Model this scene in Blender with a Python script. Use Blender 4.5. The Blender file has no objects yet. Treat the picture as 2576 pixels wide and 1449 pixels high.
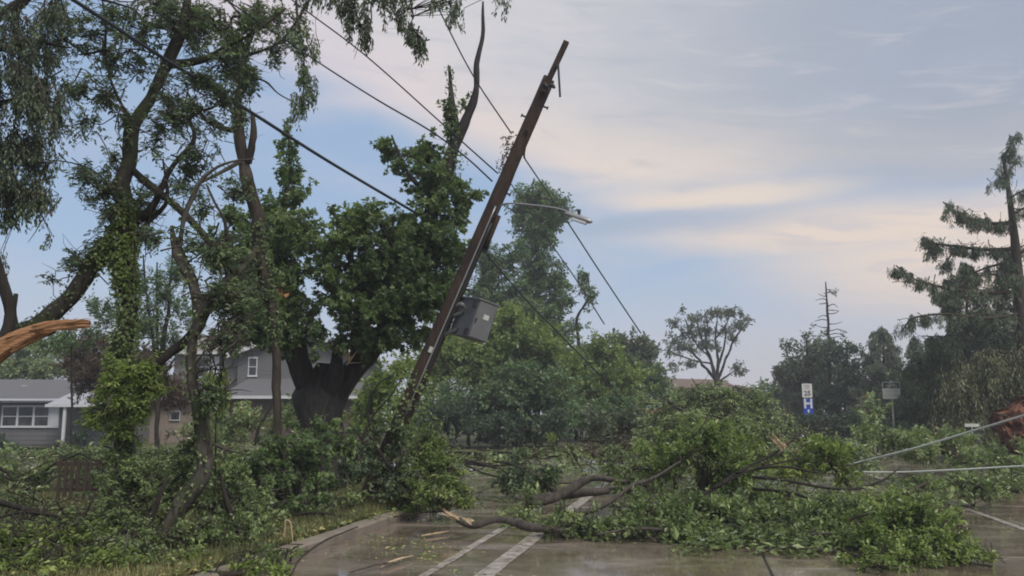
import bpy, math, random
import numpy as np
from mathutils import Vector
rng = np.random.default_rng(7); random.seed(7)
scene = bpy.context.scene; COL = scene.collection
PI = math.pi
# ------------------------------------------------------------------ camera
F = 2150.0; W_IMG, H_IMG = 2576.0, 1449.0; CAM_H = 1.6
HORIZON = 1040.0
PITCH = math.atan((HORIZON - H_IMG/2)/F)
cam_d = bpy.data.cameras.new('camera'); cam = bpy.data.objects.new('camera', cam_d); COL.objects.link(cam)
cam.location = (0, 0, CAM_H); cam.rotation_euler = (PI/2 + PITCH, 0, 0)
cam_d.sensor_width = 36; cam_d.lens = 36*F/W_IMG; cam_d.clip_end = 2000; cam_d.clip_start = .05
scene.camera = cam
scene.cycles.filter_width = 1.9; scene.cycles.diffuse_bounces = 8
# ------------------------------------------------------------------ light, sky, exposure
SUN_EL, SUN_AZ = math.radians(48), math.radians(140)      # azimuth clockwise from +Y
sun_d = bpy.data.lights.new('sun', 'SUN'); sun_d.energy = 2.1; sun_d.angle = math.radians(24); sun_d.color = (1, .94, .86)
sun = bpy.data.objects.new('sun', sun_d); COL.objects.link(sun)
sd = Vector((math.sin(SUN_AZ)*math.cos(SUN_EL), math.cos(SUN_AZ)*math.cos(SUN_EL), math.sin(SUN_EL)))
sun.rotation_euler = sd.to_track_quat('Z', 'Y').to_euler(); sun.location = sd*40
scene.view_settings.view_transform = 'Standard'; scene.view_settings.look = 'None'
EXPO = .5; scene.view_settings.exposure = EXPO; scene.view_settings.gamma = 1; scene.view_settings.use_curve_mapping = False
SKY_STRENGTH = 0.1
def lin(r, g, b):
    f = lambda c: (c/255/12.92) if c/255 <= .04045 else ((c/255+.055)/1.055)**2.4
    return (f(r), f(g), f(b), 1)
class NT:                                                  # a small node helper
    def __init__(s, tree): s.t = tree; s.n = tree.nodes; s.l = tree.links
    def node(s, ty, **kw):
        n = s.n.new(ty)
        for k, v in kw.items(): setattr(n, k, v)
        return n
    def put(s, sock, v):
        if isinstance(v, bpy.types.NodeSocket): s.l.new(v, sock)
        elif v is not None: sock.default_value = v
    def m(s, op, a, b=None, c=None, clamp=False):
        n = s.node('ShaderNodeMath', operation=op, use_clamp=clamp)
        s.put(n.inputs[0], a); s.put(n.inputs[1], b)
        if c is not None: s.put(n.inputs[2], c)
        return n.outputs[0]
    def mix(s, f, a, b, mode='MIX'):
        n = s.node('ShaderNodeMix', data_type='RGBA', blend_type=mode)
        s.put(n.inputs[0], f); s.put(n.inputs[6], a); s.put(n.inputs[7], b); return n.outputs[2]
    def ss(s, x, lo, hi):                                  # smoothstep
        n = s.node('ShaderNodeMapRange', interpolation_type='SMOOTHSTEP')
        s.put(n.inputs[0], x); n.inputs[1].default_value = lo; n.inputs[2].default_value = hi; return n.outputs[0]
    def noise(s, vec, scale, detail=4, rough=.55, dist=0):
        n = s.node('ShaderNodeTexNoise'); s.put(n.inputs['Vector'], vec)
        n.inputs['Scale'].default_value = scale; n.inputs['Detail'].default_value = detail
        n.inputs['Roughness'].default_value = rough; n.inputs['Distortion'].default_value = dist
        return n.outputs['Fac']
    def ramp(s, f, stops):
        n = s.node('ShaderNodeValToRGB'); s.put(n.inputs[0], f)
        while len(n.color_ramp.elements) < len(stops): n.color_ramp.elements.new(.5)
        for e, (p, c) in zip(n.color_ramp.elements, stops): e.position = p; e.color = tuple(c)+(1,)*(4-len(c))
        return n.outputs[0]
    def comb(s, x, y, z):
        n = s.node('ShaderNodeCombineXYZ'); s.put(n.inputs[0], x); s.put(n.inputs[1], y); s.put(n.inputs[2], z); return n.outputs[0]
world = bpy.data.worlds.new('World'); scene.world = world; world.use_nodes = True
def build_sky():
    t = NT(world.node_tree); t.n.clear()
    out = t.node('ShaderNodeOutputWorld'); bg = t.node('ShaderNodeBackground'); bg.inputs[1].default_value = SKY_STRENGTH
    t.l.new(bg.outputs[0], out.inputs[0])
    sky = t.node('ShaderNodeTexSky', sky_type='NISHITA'); sky.sun_disc = False
    sky.sun_elevation = SUN_EL; sky.sun_rotation = SUN_AZ; sky.air_density = 1.0; sky.dust_density = 1.5; sky.ozone_density = 2
    tc = t.node('ShaderNodeTexCoord'); sp = t.node('ShaderNodeSeparateXYZ'); t.l.new(tc.outputs['Generated'], sp.inputs[0])
    X, Y, Z = sp.outputs
    hor = t.m('SQRT', t.m('ADD', t.m('MULTIPLY', X, X), t.m('MAXIMUM', t.m('MULTIPLY', Y, Y), 1e-5)))
    a = t.m('DIVIDE', X, hor)                              # sine of the azimuth: no seam
    e = t.m('MULTIPLY', t.m('ARCTAN2', Z, hor), 180/PI)    # elevation in degrees
    # cloud plane coordinates for wispy noise
    zz = t.m('ADD', t.m('MAXIMUM', Z, 0), .12)
    pv = t.comb(t.m('DIVIDE', X, zz), t.m('DIVIDE', Y, zz), 0)
    n1 = t.noise(pv, .55, 5, .55, .6); n2 = t.noise(pv, 1.7, 5, .6, .4)
    strk = t.noise(t.comb(t.m('MULTIPLY', a, 4.5), t.m('MULTIPLY', e, .33), 1.3), 1.0, 4, .5, .5)
    wob = t.m('ADD', t.m('MULTIPLY', t.m('SUBTRACT', n1, .5), 9), t.m('MULTIPLY', t.m('SUBTRACT', n2, .5), 5))
    wob = t.m('ADD', wob, t.m('MULTIPLY', t.m('SUBTRACT', strk, .5), 7))
    # the great cloud sheet: lower edge drops from upper left to right, then levels out
    line = t.m('MAXIMUM', t.m('SUBTRACT', 16.6, t.m('MULTIPLY', a, 20)), t.m('SUBTRACT', 14.8, t.m('MULTIPLY', a, 3)))
    dist = t.m('ADD', t.m('SUBTRACT', e, line), t.m('MULTIPLY', wob, .45))
    sheet = t.ss(dist, -2.2, 2.2)
    def blob(a0, e0, ra, re, tilt=0, soft=1.0):
        dx = t.m('DIVIDE', t.m('SUBTRACT', a, a0), ra)
        dy = t.m('DIVIDE', t.m('ADD', t.m('SUBTRACT', t.m('SUBTRACT', e, e0), t.m('MULTIPLY', t.m('SUBTRACT', a, a0), tilt)), t.m('MULTIPLY', wob, .26)), re)
        r = t.m('SQRT', t.m('ADD', t.m('MULTIPLY', dx, dx), t.m('MULTIPLY', dy, dy)))
        return t.m('SUBTRACT', 1, t.ss(r, 1-.75*soft, 1+.35*soft))
    band = t.m('MAXIMUM', blob(.40, 11.2, .30, 2.1, -3), blob(.50, 8.6, .25, 3.4, -4))
    low = t.m('SUBTRACT', 1, t.ss(e, .5, 12.0))
    blue = t.mix(1.0, sky.outputs[0], BLUE_TINT, 'MULTIPLY')
    # dull grey-blue haze over the gaps
    blue = t.mix(.7, blue, C10(164, 190, 222))
    blue = t.mix(t.m('MULTIPLY', t.ss(strk, .42, .7), .35), blue, C10(190, 194, 212))
    grey = t.mix(t.ss(a, -.10, .50), C10(208, 206, 210), C10(157, 168, 185))
    edge = t.m('SUBTRACT', 1, t.ss(dist, 1.0, 7.0))
    edgec = t.mix(t.ss(a, -.3, .15), C10(214, 206, 214), C10(228, 215, 205))
    cl = t.mix(t.m('MULTIPLY', edge, t.m('SUBTRACT', 1, t.m('MULTIPLY', t.ss(a, .12, .42), .75))), grey, edgec)
    cl = t.mix(t.m('MULTIPLY', t.ss(n2, .45, .72), .34), cl, C10(180, 186, 202))
    st2 = t.noise(t.comb(t.m('MULTIPLY', a, 9), t.m('ADD', t.m('MULTIPLY', e, .9), t.m('MULTIPLY', a, 6)), 5.1), 1.0, 6, .6, .6)
    cl = t.mix(t.m('MULTIPLY', t.ss(st2, .50, .72), .30), cl, C10(222, 214, 214))
    cl = t.mix(t.m('MULTIPLY', t.m('SUBTRACT', 1, t.ss(st2, .28, .48)), .28), cl, C10(164, 172, 190))
    c = t.mix(t.m('MULTIPLY', low, .85), blue, t.mix(t.ss(a, -.1, .45), C10(200, 206, 220), C10(214, 205, 206)))
    c = t.mix(sheet, c, cl)
    c = t.mix(t.m('MULTIPLY', band, .85), c, C10(238, 218, 200))
    c = t.mix(t.m('MULTIPLY', t.m('MULTIPLY', band, t.m('SUBTRACT', 1, t.ss(st2, .36, .52))), .45), c, C10(186, 188, 202))
    c = t.mix(t.m('MULTIPLY', blob(.24, 14.0, .15, .8, 0), .75), c, C10(238, 220, 202))
    c = t.mix(t.m('MULTIPLY', blob(.18, 12.5, .16, .9, 1), .55), c, C10(150, 172, 198))
    t.l.new(c, bg.inputs[0])
def C10(r, g, b):
    c = lin(r, g, b); k = 1.06/(SKY_STRENGTH*2**EXPO); return (c[0]*k, c[1]*k, c[2]*k, 1)
BLUE_TINT = (.92, .87, .82, 1)
build_sky()
# ------------------------------------------------------------------ coordinates
cp, sp_ = math.cos(PITCH), math.sin(PITCH)
def W(u, v, Y):
    x = (u-W_IMG/2)/F; y = (H_IMG/2-v)/F
    d = np.array([x, cp - sp_*y, sp_ + cp*y]); t = Y/d[1]
    return np.array([0, 0, CAM_H]) + d*t
def G(u, v, z=0):
    x = (u-W_IMG/2)/F; y = (H_IMG/2-v)/F
    d = np.array([x, cp - sp_*y, sp_ + cp*y]); t = (z-CAM_H)/d[2]
    return np.array([0, 0, CAM_H]) + d*t
vp = W(1750, HORIZON, 1.0); RA = math.atan2(vp[0], vp[1])
RD = np.array([math.sin(RA), math.cos(RA), 0]); RL = np.array([math.cos(RA), -math.sin(RA), 0])
def R(lat, lon, z=0): return RL*lat + RD*lon + np.array([0, 0, z])
# ------------------------------------------------------------------ object helpers
def tag(o, label=None, cat=None, group=None, kind=None):
    if label: o['label'] = label
    if cat: o['category'] = cat
    if group: o['group'] = group
    if kind: o['kind'] = kind
    return o
def empty(name, loc, label=None, cat=None, group=None):
    o = bpy.data.objects.new(name, None); COL.objects.link(o); o.location = loc; o.empty_display_size = .2
    return tag(o, label, cat, group)
class Geo:
    def __init__(s): s.v = []; s.q = []; s.t = []; s.a = []; s.n = 0
    def add(s, v, quads=None, tris=None, tint=None):
        v = np.asarray(v, float).reshape(-1, 3)
        if quads is not None and len(quads): s.q.append(np.asarray(quads, int)+s.n)
        if tris is not None and len(tris): s.t.append(np.asarray(tris, int)+s.n)
        s.v.append(v); s.a.append(np.full(len(v), .5) if tint is None else np.broadcast_to(tint, (len(v),)).astype(float))
        s.n += len(v)
    def mesh(s, name, mat, origin=(0, 0, 0), smooth=False, attr=True):
        v = np.concatenate(s.v) - np.asarray(origin); me = bpy.data.meshes.new(name)
        q = np.concatenate(s.q) if s.q else np.zeros((0, 4), int); t = np.concatenate(s.t) if s.t else np.zeros((0, 3), int)
        me.vertices.add(len(v)); me.vertices.foreach_set('co', v.astype(np.float32).ravel())
        nl = q.size + t.size; me.loops.add(nl)
        me.loops.foreach_set('vertex_index', np.concatenate([q.ravel(), t.ravel()]).astype(np.int32))
        npoly = len(q)+len(t); me.polygons.add(npoly)
        st = np.concatenate([np.arange(len(q))*4, len(q)*4+np.arange(len(t))*3]).astype(np.int32)
        me.polygons.foreach_set('loop_start', st)
        me.update(calc_edges=True); me.validate()
        me.polygons.foreach_set('use_smooth', np.full(len(me.polygons), bool(smooth)))
        if attr:
            a = me.attributes.new('tint', 'FLOAT', 'POINT'); a.data.foreach_set('value', np.concatenate(s.a).astype(np.float32))
        (me.materials.append(mat) if mat else None); return me
    def obj(s, name, mat, parent=None, smooth=False, origin=None, kind=None):
        if not s.v: return None
        if parent is not None: origin = PO(parent)
        o = bpy.data.objects.new(name, s.mesh(name, mat, (0, 0, 0) if origin is None else origin, smooth))
        COL.objects.link(o)
        if parent is not None: o.parent = parent
        elif origin is not None: o.location = origin
        if kind: o['kind'] = kind
        return o
def PO(o):
    p = np.zeros(3)
    while o is not None: p = p + np.array(o.location); o = o.parent
    return p
BOXQ = np.array([[0, 3, 2, 1], [4, 5, 6, 7], [0, 1, 5, 4], [1, 2, 6, 5], [2, 3, 7, 6], [3, 0, 4, 7]])
def box(g, lo, hi, tint=None):
    x0, y0, z0 = lo; x1, y1, z1 = hi
    g.add([(x0, y0, z0), (x1, y0, z0), (x1, y1, z0), (x0, y1, z0), (x0, y0, z1), (x1, y0, z1), (x1, y1, z1), (x0, y1, z1)], BOXQ, tint=tint)
def obox(g, c, ax, ay, az, sx, sy, sz, tint=None):        # oriented box, half sizes
    c = np.asarray(c, float)
    vs = [c + ax*sx*i + ay*sy*j + az*sz*k for k in (-1, 1) for (i, j) in ((-1, -1), (1, -1), (1, 1), (-1, 1))]
    g.add(vs, BOXQ, tint=tint)
def norm(v):
    v = np.asarray(v, float); return v/np.maximum(np.linalg.norm(v, axis=-1, keepdims=True), 1e-9)
def catmull(P, step):
    P = np.asarray(P, float)
    if len(P) < 3:
        n = max(2, int(np.linalg.norm(P[-1, :3]-P[0, :3])/step)+1); t = np.linspace(0, 1, n)[:, None]; return P[0]*(1-t)+P[-1]*t
    Q = np.vstack([2*P[0]-P[1], P, 2*P[-1]-P[-2]]); out = []
    for i in range(1, len(Q)-2):
        a, b, c, d = Q[i-1:i+3]; n = max(2, int(np.linalg.norm(c[:3]-b[:3])/step)+1)
        for t in np.linspace(0, 1, n, endpoint=False):
            out.append(.5*((2*b)+(-a+c)*t+(2*a-5*b+4*c-d)*t*t+(-a+3*b-3*c+d)*t**3))
    out.append(P[-1]); return np.array(out)
def tube(g, P, seg=9, rough=.12, step=.2, jag=0, tint=.5, freq=3):     # P rows: x,y,z,r
    C = catmull(P, step); C[:, 3] = np.maximum(C[:, 3], .0015); pts = C[:, :3]; n = len(C)
    T = norm(np.gradient(pts, axis=0)); ref = np.array([0.3, 1, .2]); A = norm(np.cross(T, ref)); B = np.cross(T, A)
    th = np.linspace(0, 2*PI, seg, endpoint=False); ph = rng.random(4)*6
    k = np.arange(n)[:, None]*step*freq
    if rough > .05 and n > 4:
        kn = np.interp(np.arange(n), np.arange(0, n+3, 3), rng.normal(0, .10, len(np.arange(0, n+3, 3)))); C[:, 3] *= 1+kn
        wv = np.stack([np.interp(np.arange(n), np.arange(0, n+4, 4), rng.normal(0, .35, len(np.arange(0, n+4, 4)))) for _ in range(3)], 1)*np.sin(np.linspace(0, PI, n))[:, None]; pts = pts+wv*C[:, 3:4]; C[:, :3] = pts
    rr = 1 + rough*(np.sin(th*2+ph[0]+k*.7)*.5+np.sin(th*3+ph[1]-k*1.1)*.5+rng.normal(0, .35, (n, seg)))
    rr = rr*C[:, 3:4]
    V = pts[:, None]+A[:, None]*(np.cos(th)*rr)[..., None]+B[:, None]*(np.sin(th)*rr)[..., None]
    if jag: V[-1] += T[-1]*(rng.random((seg, 1))*jag); V[-2] += T[-1]*(rng.random((seg, 1))*jag*.3)
    V = V.reshape(-1, 3); i = np.arange(n-1)[:, None]*seg; j = np.arange(seg)[None]; j2 = (j+1) % seg
    q = np.stack([i+j, i+j2, i+seg+j2, i+seg+j], -1).reshape(-1, 4)
    e0 = pts[0]; e1 = pts[-1] - T[-1]*jag*.4
    V = np.vstack([V, e0, e1]); m = n*seg
    t0 = np.stack([(j[0]+1) % seg, j[0], np.full(seg, m)], -1); t1 = np.stack([(n-1)*seg+j[0], (n-1)*seg+(j[0]+1) % seg, np.full(seg, m+1)], -1)
    g.add(V, q, np.vstack([t0, t1]), tint); return C
def prisms(g, p0, p1, r0, r1, k=3):                         # many thin straight twigs
    p0 = np.asarray(p0, float); p1 = np.asarray(p1, float); n = len(p0)
    if n == 0: return
    r0 = np.broadcast_to(r0, (n,))[:, None]; r1 = np.broadcast_to(r1, (n,))[:, None]
    T = norm(p1-p0); A = norm(np.cross(T, np.array([.31, .17, .93]))); B = np.cross(T, A); V = []
    for p, r in ((p0, r0), (p1, r1)):
        for i in range(k):
            a = 2*PI*i/k; V.append(p + A*math.cos(a)*r + B*math.sin(a)*r)
    V = np.stack(V, 1).reshape(-1, 3); b = (np.arange(n)*2*k)[:, None]
    q = np.concatenate([np.stack([b+i, b+(i+1) % k, b+k+(i+1) % k, b+k+i], -1).reshape(-1, 4) for i in range(k)])
    g.add(V, q, tint=.5)
def leaves(g, c, ax, nr, L, Wd, tint, shape='quad'):
    c = np.asarray(c); n = len(c)
    if n == 0: return
    ax = norm(ax); sd_ = norm(np.cross(ax, nr)); nr = np.cross(sd_, ax)
    L = np.broadcast_to(L, (n,))[:, None]; Wd = np.broadcast_to(Wd, (n,))[:, None]
    def blade(c, ax, sd_, L, Wd, tint):
        fold = .22*Wd; V = np.stack([c, c+ax*L*.45+sd_*Wd*.5+nr*fold, c+ax*L-nr*fold*.6, c+ax*L*.45-sd_*Wd*.5+nr*fold], 1).reshape(-1, 3)
        b = (np.arange(len(c))*4)[:, None]
        g.add(V, b+np.array([[0, 1, 2, 3]]), tint=np.repeat(tint, 4))
    tint = np.broadcast_to(tint, (n,))
    if shape == 'quad': blade(c, ax, sd_, L, Wd, tint)
    else:                                                   # three-lobed
        blade(c, ax, sd_, L, Wd*.6, tint)
        for s in (1, -1):
            a2 = norm(ax*.62+sd_*s*.75); blade(c+ax*L*.08+nr*.004, a2, norm(np.cross(a2, nr)), L*.72, Wd*.5, tint)
def fnoise(p, s, seed):
    r = np.random.default_rng(seed); v = 0
    for k in range(5):
        d = r.normal(size=3)*(1+k*.6)/s; v = v + np.sin(p@d + r.random()*6)/(1+k*.3)
    return v/2.6
UP = np.array([0, 0, 1.0])
# ------------------------------------------------------------------ materials
def mat(name):
    m = bpy.data.materials.new(name); m.use_nodes = True; t = NT(m.node_tree)
    return m, t, t.n['Principled BSDF'], t.n['Material Output']
def plain(name, col, rough=.6, metal=0, var=.25, scale=6, bump=.0, spec=.4, bscale=30):
    m, t, b, o = mat(name); tc = t.node('ShaderNodeTexCoord').outputs['Object']
    n = t.noise(tc, scale, 5, .6)
    t.put(b.inputs['Base Color'], t.ramp(n, [(.25, [c*(1-var) for c in col]), (.75, [c*(1+var) for c in col])]))
    t.put(b.inputs['Roughness'], t.m('ADD', rough-.1, t.m('MULTIPLY', n, .2))); b.inputs['Metallic'].default_value = metal
    b.inputs['Specular IOR Level'].default_value = spec
    if bump:
        bp = t.node('ShaderNodeBump'); bp.inputs['Strength'].default_value = bump; bp.inputs['Distance'].default_value = .03
        t.put(bp.inputs['Height'], t.noise(tc, bscale, 6, .65)); t.put(b.inputs['Normal'], bp.outputs[0])
    return m
def bark(name, dark, light, moss=None, stretch=.22, scale=14):
    m, t, b, o = mat(name); tc = t.node('ShaderNodeTexCoord').outputs['Object']
    mp = t.node('ShaderNodeMapping'); t.put(mp.inputs[0], tc); mp.inputs['Scale'].default_value = (1, 1, stretch)
    n = t.noise(mp.outputs[0], scale, 8, .7, .4); big = t.noise(tc, 1.7, 4, .6)
    c = t.ramp(n, [(.32, dark), (.7, light)])
    if moss: c = t.mix(t.ss(big, .48, .62), c, tuple(moss)+(1,))
    t.put(b.inputs['Base Color'], c); b.inputs['Roughness'].default_value = .85; b.inputs['Specular IOR Level'].default_value = .25
    bp = t.node('ShaderNodeBump'); bp.inputs['Strength'].default_value = .9; bp.inputs['Distance'].default_value = .04
    t.put(bp.inputs['Height'], n); t.put(b.inputs['Normal'], bp.outputs[0]); return m
LEAF_GAIN = 1.42
def leafmat(name, c0, c1, c2, transl=.34, rough=.40, under=1.9, brown=None, patch=.8):
    c0, c1, c2 = [tuple(x*LEAF_GAIN for x in c) for c in (c0, c1, c2)]
    m, t, b, o = mat(name); at = t.node('ShaderNodeAttribute', attribute_name='tint').outputs['Fac']
    tc = t.node('ShaderNodeTexCoord').outputs['Object']; big = t.noise(tc, patch, 3, .6)
    f = t.m('ADD', t.m('MULTIPLY', at, .75), t.m('MULTIPLY', t.m('SUBTRACT', big, .38), .7), clamp=True)
    c = t.ramp(f, [(.05, c0), (.5, c1), (.95, c2)])
    if brown: c = t.mix(t.ss(at, .955, .965), c, tuple(brown)+(1,))
    geo = t.node('ShaderNodeNewGeometry')
    c2_ = t.mix(t.m('MULTIPLY', geo.outputs['Backfacing'], .5), c, t.mix(1, c, (under, under, under*1.1, 1), 'MULTIPLY'))
    t.put(b.inputs['Base Color'], c2_); b.inputs['Roughness'].default_value = rough; b.inputs['Specular IOR Level'].default_value = .45
    tr = t.node('ShaderNodeBsdfTranslucent'); t.put(tr.inputs[0], t.mix(1, c, (1.25, 1.35, .6, 1), 'MULTIPLY'))
    mx = t.node('ShaderNodeMixShader'); mx.inputs[0].default_value = transl
    t.l.new(b.outputs[0], mx.inputs[1]); t.l.new(tr.outputs[0], mx.inputs[2]); t.l.new(mx.outputs[0], o.inputs[0]); return m
M = {}
M['bark_dark'] = bark('bark_dark', (.012, .010, .009), (.048, .040, .034))
M['bark_grey'] = bark('bark_grey', (.035, .03, .026), (.145, .128, .108), (.05, .06, .03))
M['bark_brown'] = bark('bark_brown', (.02, .016, .012), (.08, .064, .05))
M['bark_black'] = bark('bark_black', (.014, .013, .013), (.055, .05, .047))
M['bark_log'] = bark('bark_log', (.035, .03, .026), (.12, .105, .09))
M['bark_olive'] = bark('bark_olive', (.014, .013, .010), (.055, .050, .036), (.035, .045, .016))
M['wood_orange'] = bark('wood_orange', (.22, .10, .045), (.52, .29, .15), None, 6, 9)
M['wood_pale'] = bark('wood_pale', (.33, .22, .12), (.70, .56, .38), None, 4, 9)
M['pole_wood'] = bark('pole_wood', (.022, .014, .011), (.078, .052, .04), (.03, .022, .02), .06, 26)
M['leaf_maple'] = leafmat('leaf_maple', (.040, .062, .032), (.088, .130, .056), (.17, .22, .09), patch=.7, transl=.38)
M['leaf_locust'] = leafmat('leaf_locust', (.032, .050, .032), (.072, .105, .056), (.15, .19, .085))
M['leaf_willow'] = leafmat('leaf_willow', (.03, .042, .028), (.06, .082, .05), (.11, .14, .075), brown=(.14, .085, .05))
M['leaf_fresh'] = leafmat('leaf_fresh', (.062, .092, .028), (.14, .185, .050), (.25, .30, .09), transl=.38, patch=1.2)
M['leaf_fallen'] = leafmat('leaf_fallen', (.054, .076, .034), (.112, .150, .060), (.23, .275, .12), transl=.32, patch=1.3)
M['leaf_near'] = leafmat('leaf_near', (.055, .084, .030), (.125, .170, .052), (.24, .29, .10), transl=.36, patch=1.2)
M['leaf_pale'] = leafmat('leaf_pale', (.07, .10, .05), (.15, .19, .09), (.28, .32, .18), patch=1.3, brown=(.2, .12, .05))
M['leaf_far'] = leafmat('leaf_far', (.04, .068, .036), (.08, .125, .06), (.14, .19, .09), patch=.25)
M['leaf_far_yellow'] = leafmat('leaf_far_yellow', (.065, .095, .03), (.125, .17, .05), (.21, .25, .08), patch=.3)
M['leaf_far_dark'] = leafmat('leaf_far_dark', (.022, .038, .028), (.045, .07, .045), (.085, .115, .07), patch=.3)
M['leaf_grey'] = leafmat('leaf_grey', (.05, .06, .046), (.09, .108, .075), (.14, .165, .11), patch=.3)
M['leaf_purple'] = leafmat('leaf_purple', (.035, .025, .024), (.08, .058, .05), (.13, .10, .075), patch=.6)
M['needles'] = leafmat('needles', (.022, .04, .024), (.045, .072, .036), (.10, .105, .05), transl=.1, patch=.6)
M['needles_dry'] = leafmat('needles_dry', (.045, .055, .026), (.09, .10, .045), (.15, .145, .07), transl=.15, patch=.6)
M['grass'] = leafmat('grass', (.055, .062, .026), (.12, .118, .05), (.23, .195, .095), transl=.25, rough=.6, patch=.9)
M['litter'] = leafmat('litter', (.05, .09, .03), (.13, .17, .06), (.36, .28, .13), transl=.1, rough=.5, patch=1)
M['metal_grey'] = plain('metal_grey', (.145, .147, .15), .5, .3, .18, 3, .1)
M['box_side'] = plain('box_side', (.095, .10, .108), .55, .2, .15, 3, .1)
M['lamp_metal'] = plain('lamp_metal', (.30, .30, .31), .4, .5, .1, 8)
M['black'] = plain('black', (.02, .02, .022), .5, 0, .2, 5)
M['cable_black'] = plain('cable_black', (.022, .026, .035), .5)
M['cable_pale'] = plain('cable_pale', (.40, .43, .39), .55, 0, .12, 5)
M['sign_white'] = plain('sign_white', (.62, .62, .60), .45, 0, .08, 3)
M['sign_faded'] = plain('sign_faded', (.46, .48, .44), .5, 0, .12, 5)
M['sign_blue'] = plain('sign_blue', (.015, .07, .42), .4, 0, .1, 3)
M['sign_black'] = plain('sign_black', (.03, .035, .035), .5, 0, .1, 3)
M['sign_ink'] = plain('sign_ink', (.09, .10, .10), .5, 0, .1, 3)
M['post'] = plain('post', (.33, .34, .33), .5, .4, .15, 6)
M['trim_white'] = plain('trim_white', (.52, .53, .55), .55, 0, .08, 3)
M['siding_grey'] = plain('siding_grey', (.12, .12, .123), .65, 0, .1, 2)
M['siding_taupe'] = plain('siding_taupe', (.155, .148, .138), .65, 0, .1, 2)
M['brick_tan'] = plain('brick_tan', (.23, .19, .16), .8, 0, .2, 14, .3)
M['brick_brown'] = plain('brick_brown', (.10, .078, .068), .8, 0, .25, 14, .3)
M['roof_grey'] = plain('roof_grey', (.12, .12, .128), .8, 0, .22, 18, .4, bscale=8)
M['roof_pale'] = plain('roof_pale', (.33, .34, .37), .75, 0, .12, 10, .3, bscale=8)
M['roof_brown'] = plain('roof_brown', (.15, .105, .085), .8, 0, .2, 6, .3, bscale=6)
M['roof_taupe'] = plain('roof_taupe', (.20, .175, .155), .8, 0, .18, 10, .4, bscale=8)
M['picket'] = plain('picket', (.07, .047, .035), .75, 0, .3, 12, .3)
M['clay'] = plain('clay', (.16, .078, .052), .95, 0, .5, 5, 1.0, bscale=12, spec=.1)
M['orange'] = plain('orange', (.55, .24, .10), .5, 0, .1, 5)
M['cyan'] = plain('cyan', (.25, .45, .45), .5, 0, .1, 5)
M['kerb'] = plain('kerb_concrete', (.22, .19, .155), .6, 0, .25, 3, .25)
def glass():
    m, t, b, o = mat('window_glass'); tcg = t.node('ShaderNodeTexCoord').outputs['Object']; t.put(b.inputs['Base Color'], t.ramp(t.noise(tcg, 2.2, 3, .6, .6), [(.4, (.015, .018, .022)), (.62, (.07, .07, .07))])); b.inputs['Roughness'].default_value = .12
    b.inputs['Specular IOR Level'].default_value = .5; return m
M['glass'] = glass()
def road_mat(name, dark=1.0):
    m, t, b, o = mat(name); tc = t.node('ShaderNodeTexCoord').outputs['Object']
    mp = t.node('ShaderNodeMapping'); t.put(mp.inputs[0], tc); mp.inputs['Rotation'].default_value = (0, 0, 0); mp.inputs['Scale'].default_value = (.55, 1.6, 1)
    wet = t.noise(mp.outputs[0], .9, 6, .62, .8); fine = t.noise(tc, 26, 6, .7); mid = t.noise(tc, 3.2, 5, .65, .5)
    oi = t.node('ShaderNodeObjectInfo').outputs['Random']
    c = t.ramp(mid, [(.28, (.105, .078, .057)), (.52, (.195, .15, .117)), (.78, (.30, .252, .208))])
    c = t.mix(t.m('MULTIPLY', t.ss(wet, .40, .6), .55), c, (.235, .20, .17, 1))
    c = t.mix(t.m('MULTIPLY', oi, .3), c, t.mix(1, c, (1.35, 1.32, 1.3, 1), 'MULTIPLY'))
    c = t.mix(.35, c, t.mix(1, c, t.ramp(fine, [(.3, (.5, .5, .5)), (.7, (1.5, 1.5, 1.5))]), 'MULTIPLY'))
    t.put(b.inputs['Base Color'], c); t.put(b.inputs['Roughness'], t.ramp(wet, [(.38, (.05,)*3), (.52, (.16,)*3), (.7, (.36,)*3)]))
    b.inputs['Specular IOR Level'].default_value = .5; t.put(b.inputs['Coat Weight'], t.ramp(wet, [(.40, (.95,)*3), (.62, (.35,)*3)])); b.inputs['Coat Roughness'].default_value = .07; b.inputs['Coat IOR'].default_value = 1.45
    bp = t.node('ShaderNodeBump'); bp.inputs['Strength'].default_value = .25; bp.inputs['Distance'].default_value = .012
    t.put(bp.inputs['Height'], t.m('ADD', t.m('MULTIPLY', fine, .5), t.m('MULTIPLY', mid, 1.2))); t.put(b.inputs['Normal'], bp.outputs[0]); return m
M['road'] = road_mat('wet_concrete')
M['joint'] = plain('joint_filler', (.02, .018, .016), .5)
def paint_mat():
    m, t, b, o = mat('worn_paint'); tc = t.node('ShaderNodeTexCoord').outputs['Object']
    n = t.noise(tc, 7, 7, .75, .5); c = t.ramp(n, [(.42, (.15, .125, .10)), (.54, (.36, .33, .29)), (.75, (.52, .48, .43))])
    t.put(b.inputs['Base Color'], c); b.inputs['Roughness'].default_value = .35; return m
M['paint'] = paint_mat()
def ground_mat(name, a, b_, c_):
    m, t, b, o = mat(name); tc = t.node('ShaderNodeTexCoord').outputs['Object']
    n = t.noise(tc, 1.3, 6, .65, .4); f = t.noise(tc, 22, 5, .7)
    c = t.ramp(t.m('ADD', t.m('MULTIPLY', n, .6), t.m('MULTIPLY', f, .4)), [(.36, a), (.5, b_), (.64, c_)])
    t.put(b.inputs['Base Color'], c); b.inputs['Roughness'].default_value = .9
    bp = t.node('ShaderNodeBump'); bp.inputs['Strength'].default_value = .6; bp.inputs['Distance'].default_value = .05
    t.put(bp.inputs['Height'], f); t.put(b.inputs['Normal'], bp.outputs[0]); return m
M['lawn'] = ground_mat('lawn', (.04, .05, .018), (.085, .09, .035), (.14, .12, .055))
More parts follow.
